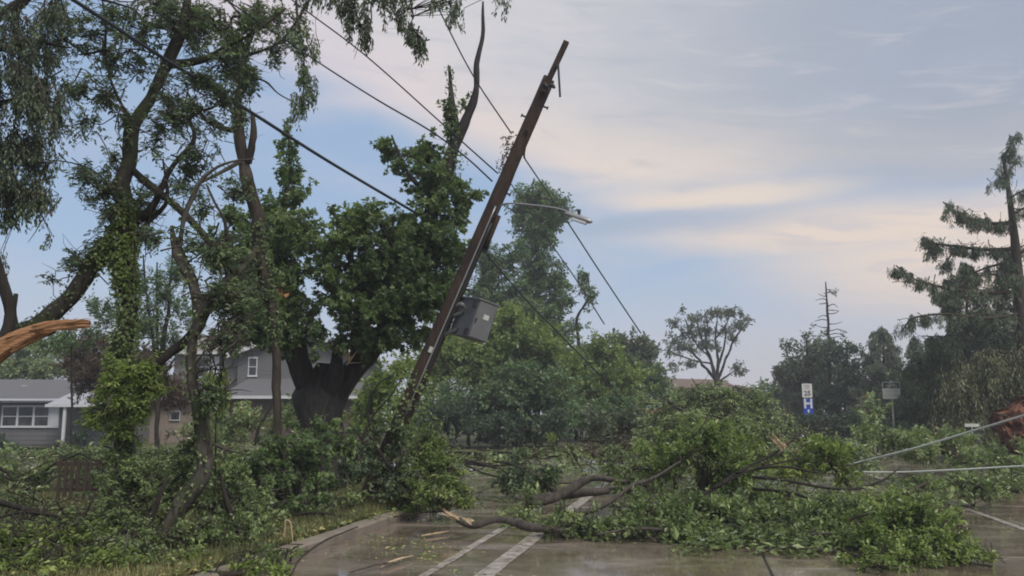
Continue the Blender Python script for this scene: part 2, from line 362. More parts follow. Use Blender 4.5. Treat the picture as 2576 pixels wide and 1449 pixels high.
M['soil'] = ground_mat('soil', (.035, .045, .018), (.06, .07, .03), (.09, .085, .045))

# ------------------------------------------------------------------ ground, road, kerbs
g = Geo(); g.add([(-300, -60, -.06), (300, -60, -.06), (300, 330, -.06), (-300, 330, -.06)], [[0, 1, 2, 3]]); tag(g.obj('ground', M['soil']), kind='structure')
KL, KR = -4.40, 8.2                                        # road edges (lateral metres)
NEAR, FAR = -6, 300
def quadR(g, la0, la1, lo0, lo1, z):
    g.add([R(la0, lo0, z), R(la1, lo0, z), R(la1, lo1, z), R(la0, lo1, z)], [[0, 1, 2, 3]])
g = Geo(); quadR(g, KL-.02, KR+.02, NEAR, FAR, -.02); quadR(g, -34, KL-.02, 19, 31.5, -.02)
road = tag(g.obj('road', M['joint']), kind='structure')
def slab(la0, la1, lo0, lo1):
    g = Geo(); j = .012; c = R((la0+la1)/2, (lo0+lo1)/2, 0); dz = rng.normal(0, .0015)
    ring = []
    for z, e in ((-.018, 0), (-.006+dz, 0), (dz, .01)):
        ring += [R(la0+j+e, lo0+j+e, z), R(la1-j-e, lo0+j+e, z), R(la1-j-e, lo1-j-e, z), R(la0+j+e, lo1-j-e, z)]
    q = [[8, 9, 10, 11]]
    for k in (0, 4): q += [[k+i, k+(i+1) % 4, k+4+(i+1) % 4, k+4+i] for i in range(4)]
    g.add(np.array(ring), q); o = bpy.data.objects.new('slab', g.mesh('slab', M['road'], (0, 0, 0))); COL.objects.link(o); o.parent = road
for la0, la1 in ((KL, -.95), (-.95, .70), (.70, 4.6), (4.6, KR)):
    lo = 3.0 - (1.3 if la0 == .70 else 0)
    if (la0, la1) == (-.95, .70): continue
    while lo < 60: slab(la0 if la0 != KL else KL, la1 if la0 != KL else .70, lo, lo+4.6); lo += 4.6
g = Geo(); quadR(g, KL, KR, 62.5, FAR, -.004); quadR(g, KL, KR, NEAR, 1.69, -.004); quadR(g, KL-4.6, KL-.02, 14.9, 19.19, -.004); tag(g.obj('far_pavement', M['road'], road), kind='structure')
for lo in np.arange(19.2, 31.0, 3.0):
    for la in np.arange(-26, KL-1, 5.4): slab(la, min(la+5.4, KL-.02), lo, lo+3.0)
def line(lat, w, name='painted_line', lo0=2, lo1=180, label=None):
    g = Geo(); n = 60; ls = lo0+(lo1-lo0)*(np.linspace(0, 1, n)**2)
    e1 = rng.normal(0, .006, n); e2 = rng.normal(0, .006, n)
    v = [R(lat-w/2+e1[i], l, .007) for i, l in enumerate(ls)]+[R(lat+w/2+e2[i], l, .007) for i, l in enumerate(ls)]
    g.add(v, [[i, n+i, n+i+1, i+1] for i in range(n-1)]); o = g.obj(name, M['paint'], road); return o
line(-2.69, .11); line(-2.10, .21); line(4.43, .12)
# left verge with a rounded corner at the side street
CR = 4.0; CL = 15.2
def kerb_path():
    pts = [(KL, l) for l in np.linspace(-5, CL, 14)]
    pts += [(KL-CR+CR*math.cos(a), CL+CR*math.sin(a)) for a in np.linspace(0, PI/2, 10)[1:]]
    pts += [(x, CL+CR) for x in np.linspace(KL-CR-2, -34, 8)]
    return pts
def build_kerb(path, side, name):
    P = np.array(path); T = norm(np.gradient(P, axis=0)); N = np.stack([T[:, 1], -T[:, 0]], 1)*side   # towards road
    prof = [(.0, -.03), (.015, .10), (-.005, .128), (-.16, .135), (-.165, -.03)]
    g = Geo(); V = []
    for p, n_ in zip(P, N):
        wv = rng.normal(0, .006)
        for d, z in prof: V.append(R(p[0]+n_[0]*(d+.001)+wv, p[1]+n_[1]*d, z+rng.normal(0, .003)))
    k = len(prof); n = len(P)
    q = [[i*k+j, i*k+j+1, (i+1)*k+j+1, (i+1)*k+j] for i in range(n-1) for j in range(k-1)]; g.add(V, [f[::-1] for f in q] if side > 0 else q); return g
kp = kerb_path()
def dens(p):                                               # subdivide
    out = []
    for a, b in zip(p[:-1], p[1:]):
        m = max(1, int(math.dist(a, b)/.35)); out += [(a[0]+(b[0]-a[0])*i/m, a[1]+(b[1]-a[1])*i/m) for i in range(m)]
    return out+[p[-1]]
kerb = None
full = dens(kp); tag(empty('kerb', tuple(R(KL, 8)), None), kind='structure'); kerb = bpy.data.objects['kerb']
step_n = 9
for i in range(0, len(full)-1, step_n):                     # kerb stones, each about 3 m
    seg = full[i:i+step_n+1]
    if len(seg) < 3: continue
    a, b = seg[0], seg[-1]; seg = [(a[0]+(seg[1][0]-a[0])*.05, a[1]+(seg[1][1]-a[1])*.05)]+seg[1:-1]+[(b[0]-(b[0]-seg[-2][0])*.05, b[1]-(b[1]-seg[-2][1])*.05)]
    build_kerb(seg, 1, 'k').obj('kerb_stone', M['kerb'], kerb)
rk = empty('kerb', tuple(R(KR, 8))); tag(rk, kind='structure')
fr = dens([(KR+.17, -5), (KR+.17, 90)])
for i in range(0, len(fr)-1, 12):
    if len(fr[i:i+13]) > 2: build_kerb(fr[i:i+13], -1, 'k').obj('kerb_stone', M['kerb'], rk)
# verges: gently uneven sheets
def verge(name, f, la, lo, nx, ny):
    g = Geo(); V = []
    for j in range(ny):
        for i in range(nx):
            a, b = i/(nx-1), j/(ny-1); x, y = f(a, b); w = R(x, y)
            d = min(1, abs(x-(KL if x < 0 else KR))/3)
            z = .115+d*(.05*math.sin(w[0]*.9+1)*math.sin(w[1]*.7)+.05*d)
            V.append((w[0], w[1], z))
    g.add(V, [[j*nx+i, j*nx+i+1, (j+1)*nx+i+1, (j+1)*nx+i] for j in range(ny-1) for i in range(nx-1)])
    return tag(g.obj(name, M['lawn'], smooth=True), kind='structure')
def left_f(a, b):
    lo = -5+(CL+CR-.16+5)*b; edge = KL-.14 if lo < CL else KL-CR+math.sqrt(max(0, (CR-.14)**2-(lo-CL)**2))
    return (edge-(1-a)**1.6*60, lo)
verge('verge', left_f, 0, 0, 60, 50)
verge('lawn', lambda a, b: (KL-.01-(1-a)**1.6*140, 31.5+b*200), 0, 0, 50, 40)
verge('far_lawn', lambda a, b: (-34-(1-a)*80, 18.5+b*14), 0, 0, 12, 6)
verge('right_verge', lambda a, b: (KR+.3+a**1.6*160, -5+b**1.4*240), 0, 0, 50, 50)
# grass blades on the verge
def scatter_grass(name, n, samp, h, label):
    g = Geo(); p = samp(n); n = len(p); d = rng.normal(size=(n, 3))*np.array([.5, .5, 0])+np.array([0, 0, 1]); tint = np.clip(.45+.5*fnoise(p, .8, 3)*.5+rng.normal(0, .18, n), 0, .95)
    hh = h*(.5+rng.random(n)); s = norm(rng.normal(size=(n, 3))*np.array([1, 1, .1])); w = .004+.006*rng.random(n)[:, None]
    d = norm(d); V = np.stack([p-s*w, p+s*w, p+d*hh[:, None]], 1).reshape(-1, 3)
    g.add(V, tris=np.arange(3*n).reshape(-1, 3), tint=np.repeat(tint, 3)); o = g.obj(name, M['grass']); return tag(o, label, 'grass', kind='stuff')
def samp_left(n):
    lat = KL-.2-rng.random(n)**1.7*9; lon = 6+rng.random(n)**1.2*13; P = np.array([R(a, b) for a, b in zip(lat, lon)])
    ok = ~((lon > CL) & (np.hypot(lat-(KL-CR), lon-CL) > CR-.25) & (lat > KL-CR)); P = P[ok]; P[:, 2] = .125; return P
scatter_grass('grass', 60000, samp_left, .13, 'worn green and straw coloured grass on the verge beside the kerb')

def build_haze():
    g = Geo(); box(g, (-312, -70, -1.1), (312, 342, 21)); o = g.obj('haze', None)
    m = bpy.data.materials.new('haze'); m.use_nodes = True; t = NT(m.node_tree); t.n.remove(t.n['Principled BSDF'])
    v = t.node('ShaderNodeVolumePrincipled'); v.inputs['Color'].default_value = (.93, .95, 1, 1); v.inputs['Density'].default_value = HAZE; v.inputs['Anisotropy'].default_value = .2
    t.l.new(v.outputs[0], t.n['Material Output'].inputs['Volume']); o.data.materials.clear(); o.data.materials.append(m); o['kind'] = 'stuff'
HAZE = .0018
build_haze()
# ------------------------------------------------------------------ foliage engine
def limb_pts(pts):                                          # (u,v,Y,width px) -> x,y,z,r
    return np.array([list(W(u, v, Y))+[w/2*Y/F] for u, v, Y, w in pts])
def foliage(root, clumps, leaf, skel=None, seed=0, style='bush', twigmat='bark_dark', crown_name='crown', aspect=.55, shape='quad',
            lpx=12, k=22, cover=2.5, gap=.15, spread=1.0, stray=0, tipr=.0035, net=True, zmin=.03, branchy=1.0):
    r = np.random.default_rng(seed+11); C = []; S = []; LP = []; CC = []
    for cl in clumps:
        u, v, ru, rv, Y, ry = cl[:6]; cv = cover*(cl[6] if len(cl) > 6 else 1); lp = cl[7] if len(cl) > 7 else lpx
        n = max(2, int(cv*PI*ru*rv/(lp*lp*aspect*.42)/k)); c = W(u, v, Y)
        nsub = int(np.clip(n/5, 4, 16)); qc = norm(r.normal(size=(nsub, 3)))*(r.random((nsub, 1))**.55)*.82; si = r.integers(0, nsub, n*3)
        q = qc[si]+norm(r.normal(size=(n*3, 3)))*(r.random((n*3, 1))**(1/2.2))*(.30+.24*r.random((nsub, 1)))[si]; loose = r.random(n*3) < .22
        q[loose] = (norm(r.normal(size=(loose.sum(), 3)))*(r.random((loose.sum(), 1))**(1/2.6))*1.16)
        P = c+q*np.array([ru*Y/F, ry, rv*Y/F]); nz = fnoise(P, .55*ru*Y/F+.15, seed+5)
        P = P[nz > np.quantile(nz, gap)][:n]; C.append(P); CC.append(np.repeat(c[None], len(P), 0)); LP.append(np.full(len(P), lp*Y/F))
    C = np.concatenate(C); CC = np.concatenate(CC); LP = np.concatenate(LP); C[:, 2] = np.maximum(C[:, 2], zmin+LP*.3); n = len(C)
    out = norm(C-CC+r.normal(0, .25, (n, 3))*np.linalg.norm(C-CC, axis=1, keepdims=True)+1e-4)
    if style == 'bush': D = norm(out*.8+r.normal(0, .45, (n, 3))+UP*.25); L = LP*k**.5*.75*spread
    elif style == 'pinnate': D = norm(out*.7+r.normal(0, .5, (n, 3))-UP*.25); L = LP*k**.5*1.0*spread
    elif style == 'droop': D = norm(r.normal(0, .22, (n, 3))+out*.15-UP*1.0); L = LP*k**.5*1.9*spread
    elif style == 'flat': D = norm((out*.8+r.normal(0, .6, (n, 3)))*np.array([1, 1, .35])+UP*.05); L = LP*k**.5*.9*spread
    elif style == 'up': D = norm(r.normal(0, .3, (n, 3))+out*.4+UP*.8); L = LP*k**.5*1.1*spread
    L = L*(.7+.6*r.random(n)); base = C-D*L[:, None]*.5
    tg = Geo(); lg = Geo()
    prisms(tg, base, base+D*L[:, None], tipr*1.2, tipr*.4)
    # network of branchlets
    if net:
        nodes = skel if skel is not None else np.array([W(clumps[0][0], clumps[0][1]+clumps[0][3]*.6, clumps[0][4])])
        m = int(min(170, max(3, n/6))*branchy); tgt = base[r.choice(n, min(m, n), replace=False)]; m = len(tgt)
        N = np.vstack([nodes, tgt]); n0 = len(nodes); d = np.linalg.norm(tgt[:, None]-nodes[None], axis=2); par = d.argmin(1); dm = d.min(1); done = np.zeros(m, bool); pa = np.full(m, -1); order = []
        for _ in range(m):
            i = np.where(done, 1e9, dm).argmin(); done[i] = True; pa[i] = par[i]; order.append(i)
            dd = np.linalg.norm(tgt-tgt[i], axis=1)*1.04; up = (~done) & (dd < dm); dm[up] = dd[up]; par[up] = n0+i
        w = np.ones(m)
        for i in reversed(order):
            if pa[i] >= n0: w[pa[i]-n0] += w[i]
        rad = tipr*1.3*np.sqrt(w)
        p0 = N[pa]; p1 = tgt; mid = (p0+p1)/2+r.normal(0, .09, (m, 3))*np.linalg.norm(p1-p0, axis=1, keepdims=True)
        ra = rad*1.15; prisms(tg, p0, mid, ra, rad, 5); prisms(tg, mid, p1, rad, rad*.8, 5)
        nd = np.linalg.norm(base[:, None]-N[None], axis=2) if n*len(N) < 6e6 else None
        if nd is not None:
            j = nd.argmin(1); dist = nd.min(1); ok = dist < L*3.5
            q0 = N[j][ok]; q1 = base[ok]; prisms(tg, q0, q1, tipr*1.3, tipr*1.1)
    if stray:
        sg = Geo(); js = r.choice(n, min(n, stray)); 
        for j in js:
            p = C[j]; d0 = norm(D[j]+r.normal(0, .6, 3)+UP*.1); l = L[j]*(1.2+2.2*r.random()); pts = [p-d0*l*.5]
            for _ in range(4): d0 = norm(d0+r.normal(0, .3, 3)); pts.append(pts[-1]+d0*l/4)
            pts = np.array(pts); pts[:, 2] = np.maximum(pts[:, 2], .02); w0 = tipr*(1.2+2.2*r.random())
            for a_ in range(4): prisms(sg, pts[a_:a_+1], pts[a_+1:a_+2], w0*(1-.2*a_), w0*(.8-.2*a_), 4)
        sg.obj('bare_twigs', M['bark_grey' if seed % 2 else 'bark_brown'], root, kind='stuff')
    # leaves
    kk = k; idx = np.repeat(np.arange(n), kk); Nn = len(idx); tpos = r.random(Nn)*1.05; lp = LP[idx]*(.45+1.0*r.random(Nn))
    Dd = D[idx]; side = norm(np.cross(Dd, r.normal(size=(Nn, 3)))); pos = base[idx]+Dd*(L[idx]*tpos)[:, None]
    if style == 'droop':
        pos = pos+side*(lp*.35)[:, None]; ax = norm(Dd*.9+side*.55-UP*.25)
    elif style == 'pinnate':
        s2 = np.where(r.random(Nn) < .5, 1, -1)[:, None]; fl = norm(np.cross(Dd, UP+r.normal(0, .25, (Nn, 3)))); pos = pos+fl*s2*(lp*.15)[:, None]+side*(lp*.25)[:, None]; ax = norm(fl*s2*.9+Dd*.5-UP*.25+side*.15)
    else:
        pos = pos+side*(lp*.55*spread*r.random(Nn))[:, None]; ax = norm(side*.8+Dd*.7-UP*.25)
    nr = norm(UP*.9+r.normal(0, .6, (Nn, 3)))
    pos[:, 2] = np.maximum(pos[:, 2], zmin+lp*.2*r.random(Nn))
    tint = np.clip(.5+.32*r.normal(size=n)[idx]*.7+.17*r.normal(size=Nn), 0, .95); tint[r.random(Nn) < .02] = 1
    leaves(lg, pos, ax, nr, lp*1.15, lp*1.15*aspect, tint, shape)
    lg.obj(crown_name, M[leaf], root, kind='stuff'); tg.obj('twigs', M[twigmat], root, kind='stuff')
def ivy(root, C, n, leaf, lpx_m, off=1.0, seed=0, a0=0, a1=1.0):
    r = np.random.default_rng(seed); i = np.clip((a0+(a1-a0)*r.random(n))*(len(C)-1), 0, len(C)-2).astype(int); t = r.random(n)[:, None]; p = C[i, :3]*(1-t)+C[i+1, :3]*t; rr = C[i, 3]
    a = norm(np.cross(norm(C[i+1, :3]-C[i, :3]), r.normal(size=(n, 3)))); p = p+a*(rr*(1+off*r.random(n)**1.5)+.01)[:, None]
    g = Geo(); leaves(g, p, norm(r.normal(0, .6, (n, 3))-UP*.6+a*.3), norm(a+UP*.4+r.normal(0, .3, (n, 3))), lpx_m*(.6+.8*r.random(n)), lpx_m*.75, np.clip(.5+.25*r.normal(size=n), 0, .95))
    g.obj('ivy', M[leaf], root, kind='stuff')
def woody(name, label, cat, base, limbs, clumps, leaf, barkm='bark_dark', ivies=(), group=None, rough=.12, trunk_name='trunk', seg=10, **kw):
    b = np.array(base, float); root = empty(name, b, label, cat, group); sk = []; cs = []
    for i, L in enumerate(limbs):
        opt = {}
        if isinstance(L, tuple): L, opt = L
        P = limb_pts(L); gg = Geo(); jag = opt.get('jag', 0)
        C = tube(gg, P, seg=seg if i == 0 else 7, rough=rough, step=max(.1, P[:, 3].max()*.9), jag=jag); cs.append(C)
        gg.obj(trunk_name if i == 0 else opt.get('name', 'limb'), M[opt.get('mat', barkm)], root, smooth=True)
        if opt.get('skel', 1): sk.append(C[:: max(1, len(C)//10), :3])
    if clumps: foliage(root, clumps, leaf, skel=np.concatenate(sk)[:90] if sk else None, **kw)
    for iv in ivies: ivy(root, cs[iv[0]], *iv[1:5], iv[0], *iv[5:])
    return root, cs
def base_at(u, Y, z=.12):
    p = W(u, 1100, Y); p[2] = z; return p
def yv(Y, z=0): return HORIZON                              # placeholder
def gv(Y, z=.12):                                           # image row of the ground at distance Y
    d = (z-CAM_H)/Y                                         # tan elevation
    return H_IMG/2 - F*(d*cp - sp_)/(cp+d*sp_)

# ------------------------------------------------------------------ houses
def add_window(root, x0, x1, z0, z1, Y, n, sash=True, fr=.09):
    w = empty('window', (x0, Y, z0)); w.parent = root; w.location = Vector((x0, Y, z0))-root.location
    g = Geo(); box(g, (x0, Y-.06, z0), (x1, Y-.002, z0+fr)); box(g, (x0, Y-.06, z1-fr), (x1, Y-.002, z1))
    xs = np.linspace(x0, x1, n+1)
    for i, x in enumerate(xs): a = fr if 0 < i < n else fr/2; c = x+(fr/2 if i == 0 else -fr/2 if i == n else 0); box(g, (c-a/2, Y-.058, z0+fr), (c+a/2, Y-.002, z1-fr))
    g.obj('frame', M['trim_white'], w)
    for i in range(n):
        g = Geo(); box(g, (xs[i]+fr*.55, Y-.02, z0+fr), (xs[i+1]-fr*.55, Y-.004, z1-fr)); g.obj('pane', M['glass'], w)
        if sash:
            g = Geo(); zm = (z0+z1)/2; box(g, (xs[i]+fr*.55, Y-.04, zm-.02), (xs[i+1]-fr*.55, Y-.021, zm+.02)); g.obj('sash_bar', M['trim_white'], w)
def siding(root, wall, x0, x1, z0, z1, Y, lap, m):
    n = int((z1-z0)/lap); bx = Geo()
    V = [(x0, Y, z0), (x1, Y, z0), (x1, Y-.004, z0+lap), (x0, Y-.004, z0+lap), (x0, Y-.022, z0), (x1, Y-.022, z0), (x1, Y-.008, z0+lap), (x0, Y-.008, z0+lap)]
    bx.add(V, [[4, 5, 6, 7], [0, 1, 5, 4], [7, 6, 2, 3], [0, 4, 7, 3], [1, 2, 6, 5]]); me = bx.mesh('siding_board', M[m], (x0, Y, z0))
    wp = PO(wall)
    for i in range(n+1):
        if z0+i*lap+lap > z1+lap*.6: break
        o = bpy.data.objects.new('siding_board', me); COL.objects.link(o); o.parent = wall; o.location = Vector((x0-wp[0], Y-wp[1], z0+i*lap-wp[2]))
def XZ(u, v, Y): p = W(u, v, Y); return p[0], p[2]
def house_left():
    Y = 38.0; xl, _ = XZ(-260, 1000, Y); xr, ze = XZ(262, 1004, Y); root = empty('house', (xl, Y, 0), 'single storey grey sided house with low roof at far left', 'house')
    g = Geo(); box(g, (xl, Y, 0), (xr, Y+7, ze)); wall = g.obj('wall', M['siding_grey'], root)
    siding(root, wall, xl, xr, .25, ze, Y, .19, 'siding_grey')
    zr = W(0, 955, Y+3.6)[2]; g = Geo(); o = .45
    A = [(xl-1, Y-o, ze-.02), (xr+o, Y-o, ze-.02), (xr+o, Y+7.4, ze-.02), (xl-1, Y+7.4, ze-.02), (xl+2, Y+3.5, zr), (xr-1.6, Y+3.5, zr)]
    g.add(A, [[0, 1, 5, 4], [2, 3, 4, 5], [0, 3, 2, 1]], [[1, 2, 5], [3, 0, 4]]); g.obj('roof', M['roof_grey'], root)
    g = Geo(); box(g, (xl-1, Y-o-.03, ze-.16), (xr+o+.03, Y-o+.02, ze+.01)); g.obj('fascia', M['trim_white'], root)
    x0, z0 = XZ(3, 1076, Y); x1, z1 = XZ(130, 1019, Y); add_window(root, x0, x1, z0, z1, Y-.03, 3)
    for a, b in ((130, 154), (-26, 2)):
        c0, _ = XZ(a, 1000, Y); c1, _ = XZ(b, 1000, Y); g = Geo(); box(g, (c0+.02, Y-.09, z0), (c1, Y-.03, z1))
        for zz in np.arange(z0+.08, z1-.05, .09): box(g, (c0+.06, Y-.10, zz), (c1-.04, Y-.091, zz+.05))
        g.obj('shutter', M['trim_white'], root)
    g = Geo(); vx, vz = XZ(60, 975, Y+2); box(g, (vx-.12, Y+2, ze+.2), (vx+.12, Y+2.3, vz+.12)); g.obj('roof_vent', M['roof_pale'], root)
    g = Geo(); tube(g, np.array([[xl-.9, Y-o-.08, ze-.06, .05], [xr+o, Y-o-.08, ze-.08, .05]]), 8, 0, 1); g.obj('gutter', M['roof_pale'], root)
    # porch roof and its post
    a, _ = XZ(130, 1000, Y-2); b, zb = XZ(252, 1018, Y-2); c, zt = XZ(205, 988, Y-1)
    g = Geo(); g.add([(a, Y-2.4, zb), (b, Y-2.4, zb), (b, Y+.5, zb), (a, Y+.5, zb), (c-.5, Y-.9, zt), (c+.3, Y-.9, zt), (c+.3, Y+.5, zt), (c-.5, Y+.5, zt)], [[0, 1, 5, 4], [1, 2, 6, 5], [3, 0, 4, 7], [4, 5, 6, 7], [0, 3, 2, 1]]); g.obj('porch_roof', M['roof_pale'], root)
    g = Geo(); box(g, (a-.02, Y-2.44, zb-.10), (b+.02, Y-2.37, zb+.02)); g.obj('porch_fascia', M['trim_white'], root)
    p, _ = XZ(166, 1000, Y-2.3); g = Geo(); box(g, (p-.05, Y-2.35, 0), (p+.05, Y-2.25, zb-.1)); g.obj('porch_post', M['trim_white'], root)
house_left()
def house_two():
    Y = 46.0; root = empty('house', (XZ(480, 1000, Y)[0], Y, 0), 'two storey taupe house with white trimmed gable behind broken maple', 'house')
    xl, ze = XZ(440, 886, Y); xm, _ = XZ(606, 886, Y); xr, _ = XZ(904, 886, Y); z0 = XZ(0, 1000, Y)[1]
    g = Geo(); box(g, (xl, Y, 0), (xm, Y+8, ze)); wall = g.obj('wall', M['siding_taupe'], root); siding(root, wall, xl, xm, z0-.2, ze, Y, .2, 'siding_taupe')
    xp, zp = XZ(755, 826, Y-.3); Yg = Y-.4
    g = Geo(); g.add([(xm, Yg, 0), (xr, Yg, 0), (xr, Yg, ze), (xp, Yg, zp-.1), (xm, Yg, ze), (xm, Y+8, 0), (xr, Y+8, 0), (xr, Y+8, ze), (xp, Y+8, zp-.1), (xm, Y+8, ze)],
        [[0, 1, 2, 4], [1, 6, 7, 2], [5, 0, 4, 9]], [[4, 2, 3], [7, 9, 8]]); wall2 = g.obj('wall', M['siding_grey'], root)
    siding(root, wall2, xm, xr, z0-.2, ze-.1, Yg, .2, 'siding_grey')
    zr = W(560, 843, Y+4)[2]; g = Geo(); o = .5
    g.add([(xl-.6, Y-o, ze), (xm-.1, Y-o, ze), (xp, Y+4, zr), (xl-.6, Y+4, zr), (xl-.6, Y+8.5, ze), (xp, Y+8.5, ze), (xl-.6, Y-o, ze-.1), (xm-.1, Y-o, ze-.1)], [[0, 1, 2, 3], [3, 2, 5, 4], [6, 7, 1, 0]]); g.obj('roof', M['roof_taupe'], root)
    g = Geo(); hh = (zp-ze)/(xp-xm); e = .45
    for s in (-1, 1):
        xe = (xm-e) if s < 0 else (xr+e); zz = ze-e*hh
        g.add([(xe, Yg-o, zz), (xp, Yg-o, zp), (xp, Y+8, zp), (xe, Y+8, zz), (xe, Yg-o, zz-.06), (xp, Yg-o, zp-.06), (xp, Y+8, zp-.06), (xe, Y+8, zz-.06)], [[0, 1, 2, 3], [4, 7, 6, 5], [0, 4, 5, 1], [0, 3, 7, 4]])
    g.obj('gable_roof', M['roof_taupe'], root)
    g = Geo()
    for s in (-1, 1):
        xe = (xm-e) if s < 0 else (xr+e); zz = ze-e*hh; y = Yg-o-.03
        g.add([(xe, y, zz-.2), (xp, y, zp-.2), (xp, y, zp+.02), (xe, y, zz+.02), (xe, y+.028, zz-.2), (xp, y+.028, zp-.2), (xp, y+.028, zp+.02), (xe, y+.028, zz+.02)], BOXQ)
    g.obj('rake_board', M['trim_white'], root)
    g = Geo(); box(g, (xl-.6, Y-o-.03, ze-.14), (xm-.5, Y-o-.002, ze+.01)); g.obj('fascia', M['trim_white'], root)
    a, zb = XZ(492, 951, Y); b, zt = XZ(530, 896, Y); add_window(root, a, b, zb, zt, Y-.03, 1)
    c, _ = XZ(553, 900, Y); g = Geo(); box(g, (b+.03, Y-.09, zb), (c, Y-.03, zt)); g.obj('shutter', M['trim_white'], root)
    a, zb = XZ(623, 948, Yg); b, zt = XZ(650, 898, Yg); add_window(root, a, b, zb, zt, Yg-.03, 1)
    # lower roof skirt over the brown ground floor
    a, zb = XZ(560, 997, Y-2); b, _ = XZ(905, 997, Y-2); zt = XZ(0, 952, Y-.5)[1]
    g = Geo(); g.add([(a, Y-2.6, zb), (b, Y-2.6, zb), (b, Yg-.03, zt), (a+.8, Yg-.03, zt), (a, Yg-.03, zb), (b, Yg-.03, zb)], [[0, 1, 2, 3], [0, 4, 5, 1]], [[0, 3, 4], [1, 5, 2]]); g.obj('lower_roof', M['roof_grey'], root)
    g = Geo(); box(g, (a, Y-2.65, zb-.13), (b, Y-2.6, zb+.02)); g.obj('fascia', M['trim_white'], root)
    g = Geo(); box(g, (a+.3, Y-2, 0), (b, Yg-.03, zb-.02)); g.obj('ground_floor_wall', M['brick_brown'], root)
    # low tan wing at the left
    a, zb = XZ(330, 1006, Y-3); b, _ = XZ(520, 1006, Y-3); zt = XZ(0, 962, Y)[1]
    g = Geo(); box(g, (a, Y-3, 0), (b, Y-.01, zb)); g.obj('wing_wall', M['brick_tan'], root)
    g = Geo(); g.add([(a-.3, Y-3.4, zb), (b+.3, Y-3.4, zb), (b+.3, Y-.03, zt), (a-.3, Y-.03, zt), (a-.3, Y-.03, zb), (b+.3, Y-.03, zb)], [[0, 1, 2, 3], [0, 4, 5, 1]], [[0, 3, 4], [1, 5, 2]]); g.obj('wing_roof', M['roof_grey'], root)
    g = Geo(); box(g, (a-.3, Y-3.45, zb-.1), (b+.3, Y-3.4, zb+.02)); g.obj('fascia', M['trim_white'], root)
    c, z1 = XZ(428, 1058, Y-3); d, z2 = XZ(455, 1034, Y-3); add_window(root, c, d, z1, z2, Y-3.03, 1, False, .04)
house_two()
def house_far():
    Y = 82.0; a, zt = XZ(1676, 946, Y); b, zb = XZ(1862, 976, Y); root = empty('house', (a, Y, 0), 'distant low house with flat brown roof under the forked bare tree', 'house')
    g = Geo(); box(g, (a+.8, Y+1, 0), (b-.8, Y+10, zb)); g.obj('wall', M['brick_tan'], root)
    g = Geo(); g.add([(a, Y, zb), (b, Y, zb), (b, Y+11, zb), (a, Y+11, zb), (a+.3, Y+5, zt), (b-.5, Y+5, zt-.15)], [[0, 1, 5, 4], [2, 3, 4, 5], [0, 3, 2, 1]], [[1, 2, 5], [3, 0, 4]]); g.obj('roof', M['roof_brown'], root)
    a, zt = XZ(1815, 972, Y-2); b, zb = XZ(1908, 1012, Y-2); root = empty('garage', (a, Y-12, 0), 'small distant building with sloping dark roof left of slim dark conifer', 'garage')
    g = Geo(); box(g, (a+.4, Y-11.5, 0), (b-.5, Y-3, zb)); g.obj('wall', M['siding_taupe'], root)
    g = Geo(); g.add([(a, Y-12, zb+.1), (b, Y-12, zb), (b, Y-2, zb), (a, Y-2, zb+.1), (a, Y-7, zt), (b-2.4, Y-7, zt-.2)], [[0, 1, 5, 4], [2, 3, 4, 5], [0, 3, 2, 1]], [[1, 2, 5], [3, 0, 4]]); g.obj('roof', M['roof_brown'], root)
house_far()

# ------------------------------------------------------------------ leaning utility pole with lamp and cabinet
PY = 14.5
def frame_from(axis, hint=(0, -1, 0)):
    a = norm(axis); s = norm(np.cross(a, hint)); return a, s, np.cross(s, a)
pb = W(918, gv(PY), PY); pole = empty('utility_pole', pb, 'tall brown wooden utility pole leaning hard to the right over the verge', 'utility pole')
ptop = W(1377, 207, PY-.4); axis = norm(ptop-pb)
def along(v):                                               # point on the pole axis at image row v
    lo, hi = 0, 1
    for _ in range(40):
        m = (lo+hi)/2; p = pb+(ptop-pb)*m; q = p-np.array([0, 0, CAM_H]); y = (q[2]*cp-q[1]*sp_)/(q[1]*cp+q[2]*sp_); vv = H_IMG/2-F*y
        if vv > v: lo = m
        else: hi = m
    return pb+(ptop-pb)*lo
g = Geo(); P = np.array([list(pb-axis*.3)+[.15], list(along(1000))+[.142], list(along(700))+[.13], list(along(400))+[.116], list(ptop)+[.108]])
tube(g, P, 16, .035, .25, jag=.10); g.obj('pole', M['pole_wood'], pole, smooth=True)
A, Sd, Fr = frame_from(axis)                               # Sd: towards image right
if Sd[0] < 0: Sd = -Sd
Fr = np.array([0, -1.0, 0]); Fr = norm(Fr-axis*np.dot(Fr, axis))
# snapped crossarm standing up along the axis, with its hanging brace
g = Geo(); a0 = W(1366, 232, PY-.55); a1 = W(1425, 105, PY-.65); m = (a0+a1)/2; ax = norm(a1-a0); s = norm(np.cross(ax, [0, 1, 0])); f = np.cross(s, ax)
obox(g, m, s, f, ax, .047, .05, np.linalg.norm(a1-a0)/2); g.obj('crossarm', M['pole_wood'], pole)
g = Geo(); prisms(g, [W(1404, 158, PY-.7)], [W(1409, 244, PY-.7)], .018, .018, 6); prisms(g, [W(1400, 165, PY-.7)], [W(1407, 157, PY-.7)], .016, .016, 6); g.obj('brace', M['black'], pole)
g = Geo(); tube(g, np.array([list(W(1381, 214, PY-.6))+[.03], list(W(1392, 215, PY-.6))+[.04], list(W(1394, 222, PY-.6))+[.025]]), 8, .1, .05); tube(g, np.array([list(W(1366, 210, PY-.6))+[.04], list(W(1380, 222, PY-.6))+[.035]]), 8, .1, .05); g.obj('bracket', M['black'], pole, smooth=True)
